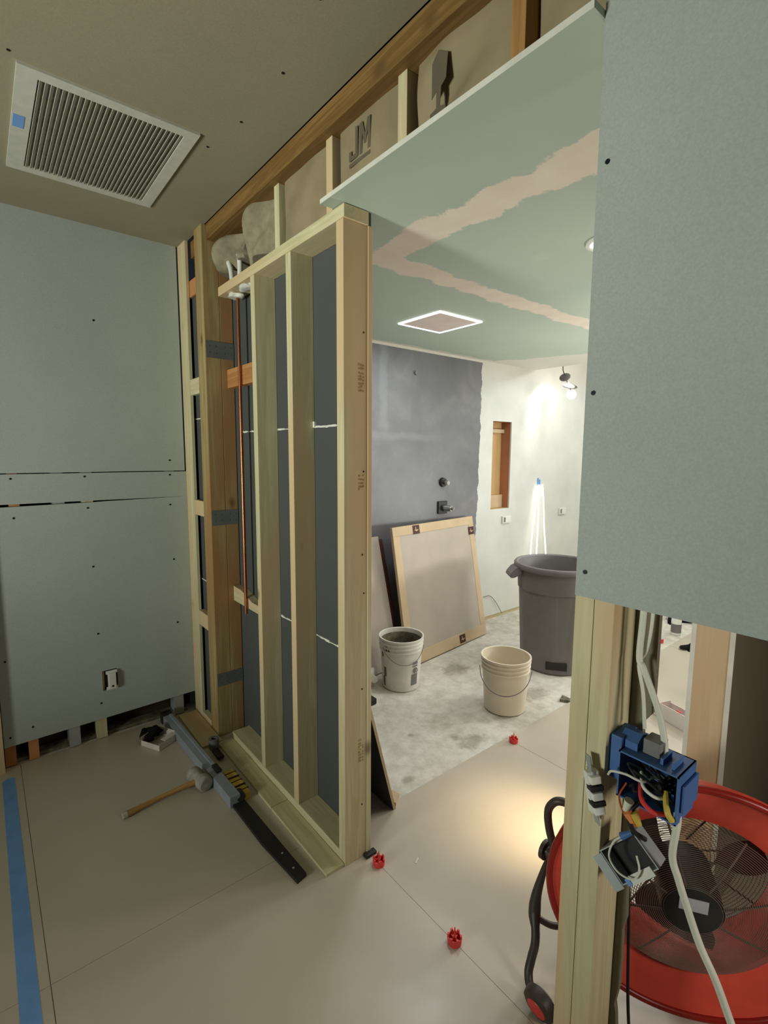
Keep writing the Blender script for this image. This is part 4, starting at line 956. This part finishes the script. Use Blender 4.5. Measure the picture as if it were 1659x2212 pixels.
# frame: loop handle, clamp knob, bent tube leg
bm = bm_(); add_tube(bm, [(1.13, 0.63, 0.33), (1.12, 0.655, 0.375), (1.12, 0.672, 0.42), (1.12, 0.675, 0.465), (1.12, 0.655, 0.50), (1.13, 0.63, 0.505), (1.14, 0.61, 0.49)], 0.0105, 12); obj('carry_handle', bm, 'frame_tube', fan, True)
bm = bm_(); add_cyl(bm, (1.12, 0.676, 0.345), (1.13, 0.60, 0.345), 0.013, seg=16); add_cyl(bm, (1.12, 0.684, 0.345), (1.12, 0.674, 0.345), 0.026, seg=20); add_cyl(bm, (1.12, 0.664, 0.346), (1.12, 0.657, 0.346), 0.02, seg=20); obj('clamp_knob', bm, 'frame_tube', fan, True)
bm = bm_(); add_tube(bm, [(1.12, 0.672, 0.325), (1.12, 0.680, 0.285), (1.11, 0.692, 0.21), (1.10, 0.69, 0.16), (1.08, 0.672, 0.13)], 0.013, 10, rad=lambda t: 0.25+1.0*min(1, t*1.5)*(1.0 if t < 0.8 else (1.0-(t-0.8)*2.5))); obj('bracket', bm, 'frame_tube', fan, True)
bm = bm_(); add_tube(bm, [(1.10, 0.690, 0.17), (1.075, 0.668, 0.11), (1.06, 0.668, 0.065), (1.045, 0.665, 0.035), (1.03, 0.645, 0.017), (1.025, 0.60, 0.012), (1.03, 0.50, 0.012), (1.06, 0.30, 0.012), (1.10, 0.14, 0.012)], 0.0115, 12); obj('frame_tube', bm, 'frame_tube', fan, True)
bm = bm_(); add_tube(bm, [(1.095, 0.688, 0.155), (1.12, 0.65, 0.14), (1.16, 0.62, 0.135)], 0.0085, 10); obj('frame_tube', bm, 'frame_tube', fan, True)
bm = bm_(); add_tube(bm, [(1.16, 0.63, 0.14), (1.30, 0.62, 0.06), (1.42, 0.58, 0.012), (1.44, 0.45, 0.012), (1.42, 0.20, 0.012)], 0.0115, 12); obj('frame_tube', bm, 'frame_tube', fan, True)
bm = bm_(); add_lathe(bm, [(0.0, -0.016), (0.030, -0.018), (0.040, -0.012), (0.042, 0.0), (0.040, 0.012), (0.030, 0.018), (0.0, 0.016)], 32, Matrix.Translation((1.0, 0.60, 0.042)) @ Matrix.Rotation(math.radians(75), 4, 'Y')); obj('wheel', bm, 'frame_tube', fan, True)
bm = bm_(); add_lathe(bm, [(0.0, -0.019), (0.024, -0.0195), (0.026, -0.017), (0.0, -0.010)], 32, Matrix.Translation((1.0, 0.60, 0.042)) @ Matrix.Rotation(math.radians(75), 4, 'Y')); obj('wheel_hub', bm, 'red', fan, True)
bm = bm_(); add_tube(bm, [(1.14, 0.50, 0.58), (1.10, 0.46, 0.60), (1.06, 0.43, 0.4), (1.02, 0.40, 0.20), (1.03, 0.38, 0.03)], 0.0035, 8); obj('power_cord', bm, 'black', fan, True)
warm = spot('fan_side_work_light', (1.64, 0.80, 0.42), (1.56, 0.99, 0.0), 17, (1.0, 0.78, 0.46), math.radians(75), 1.0, 0.06)
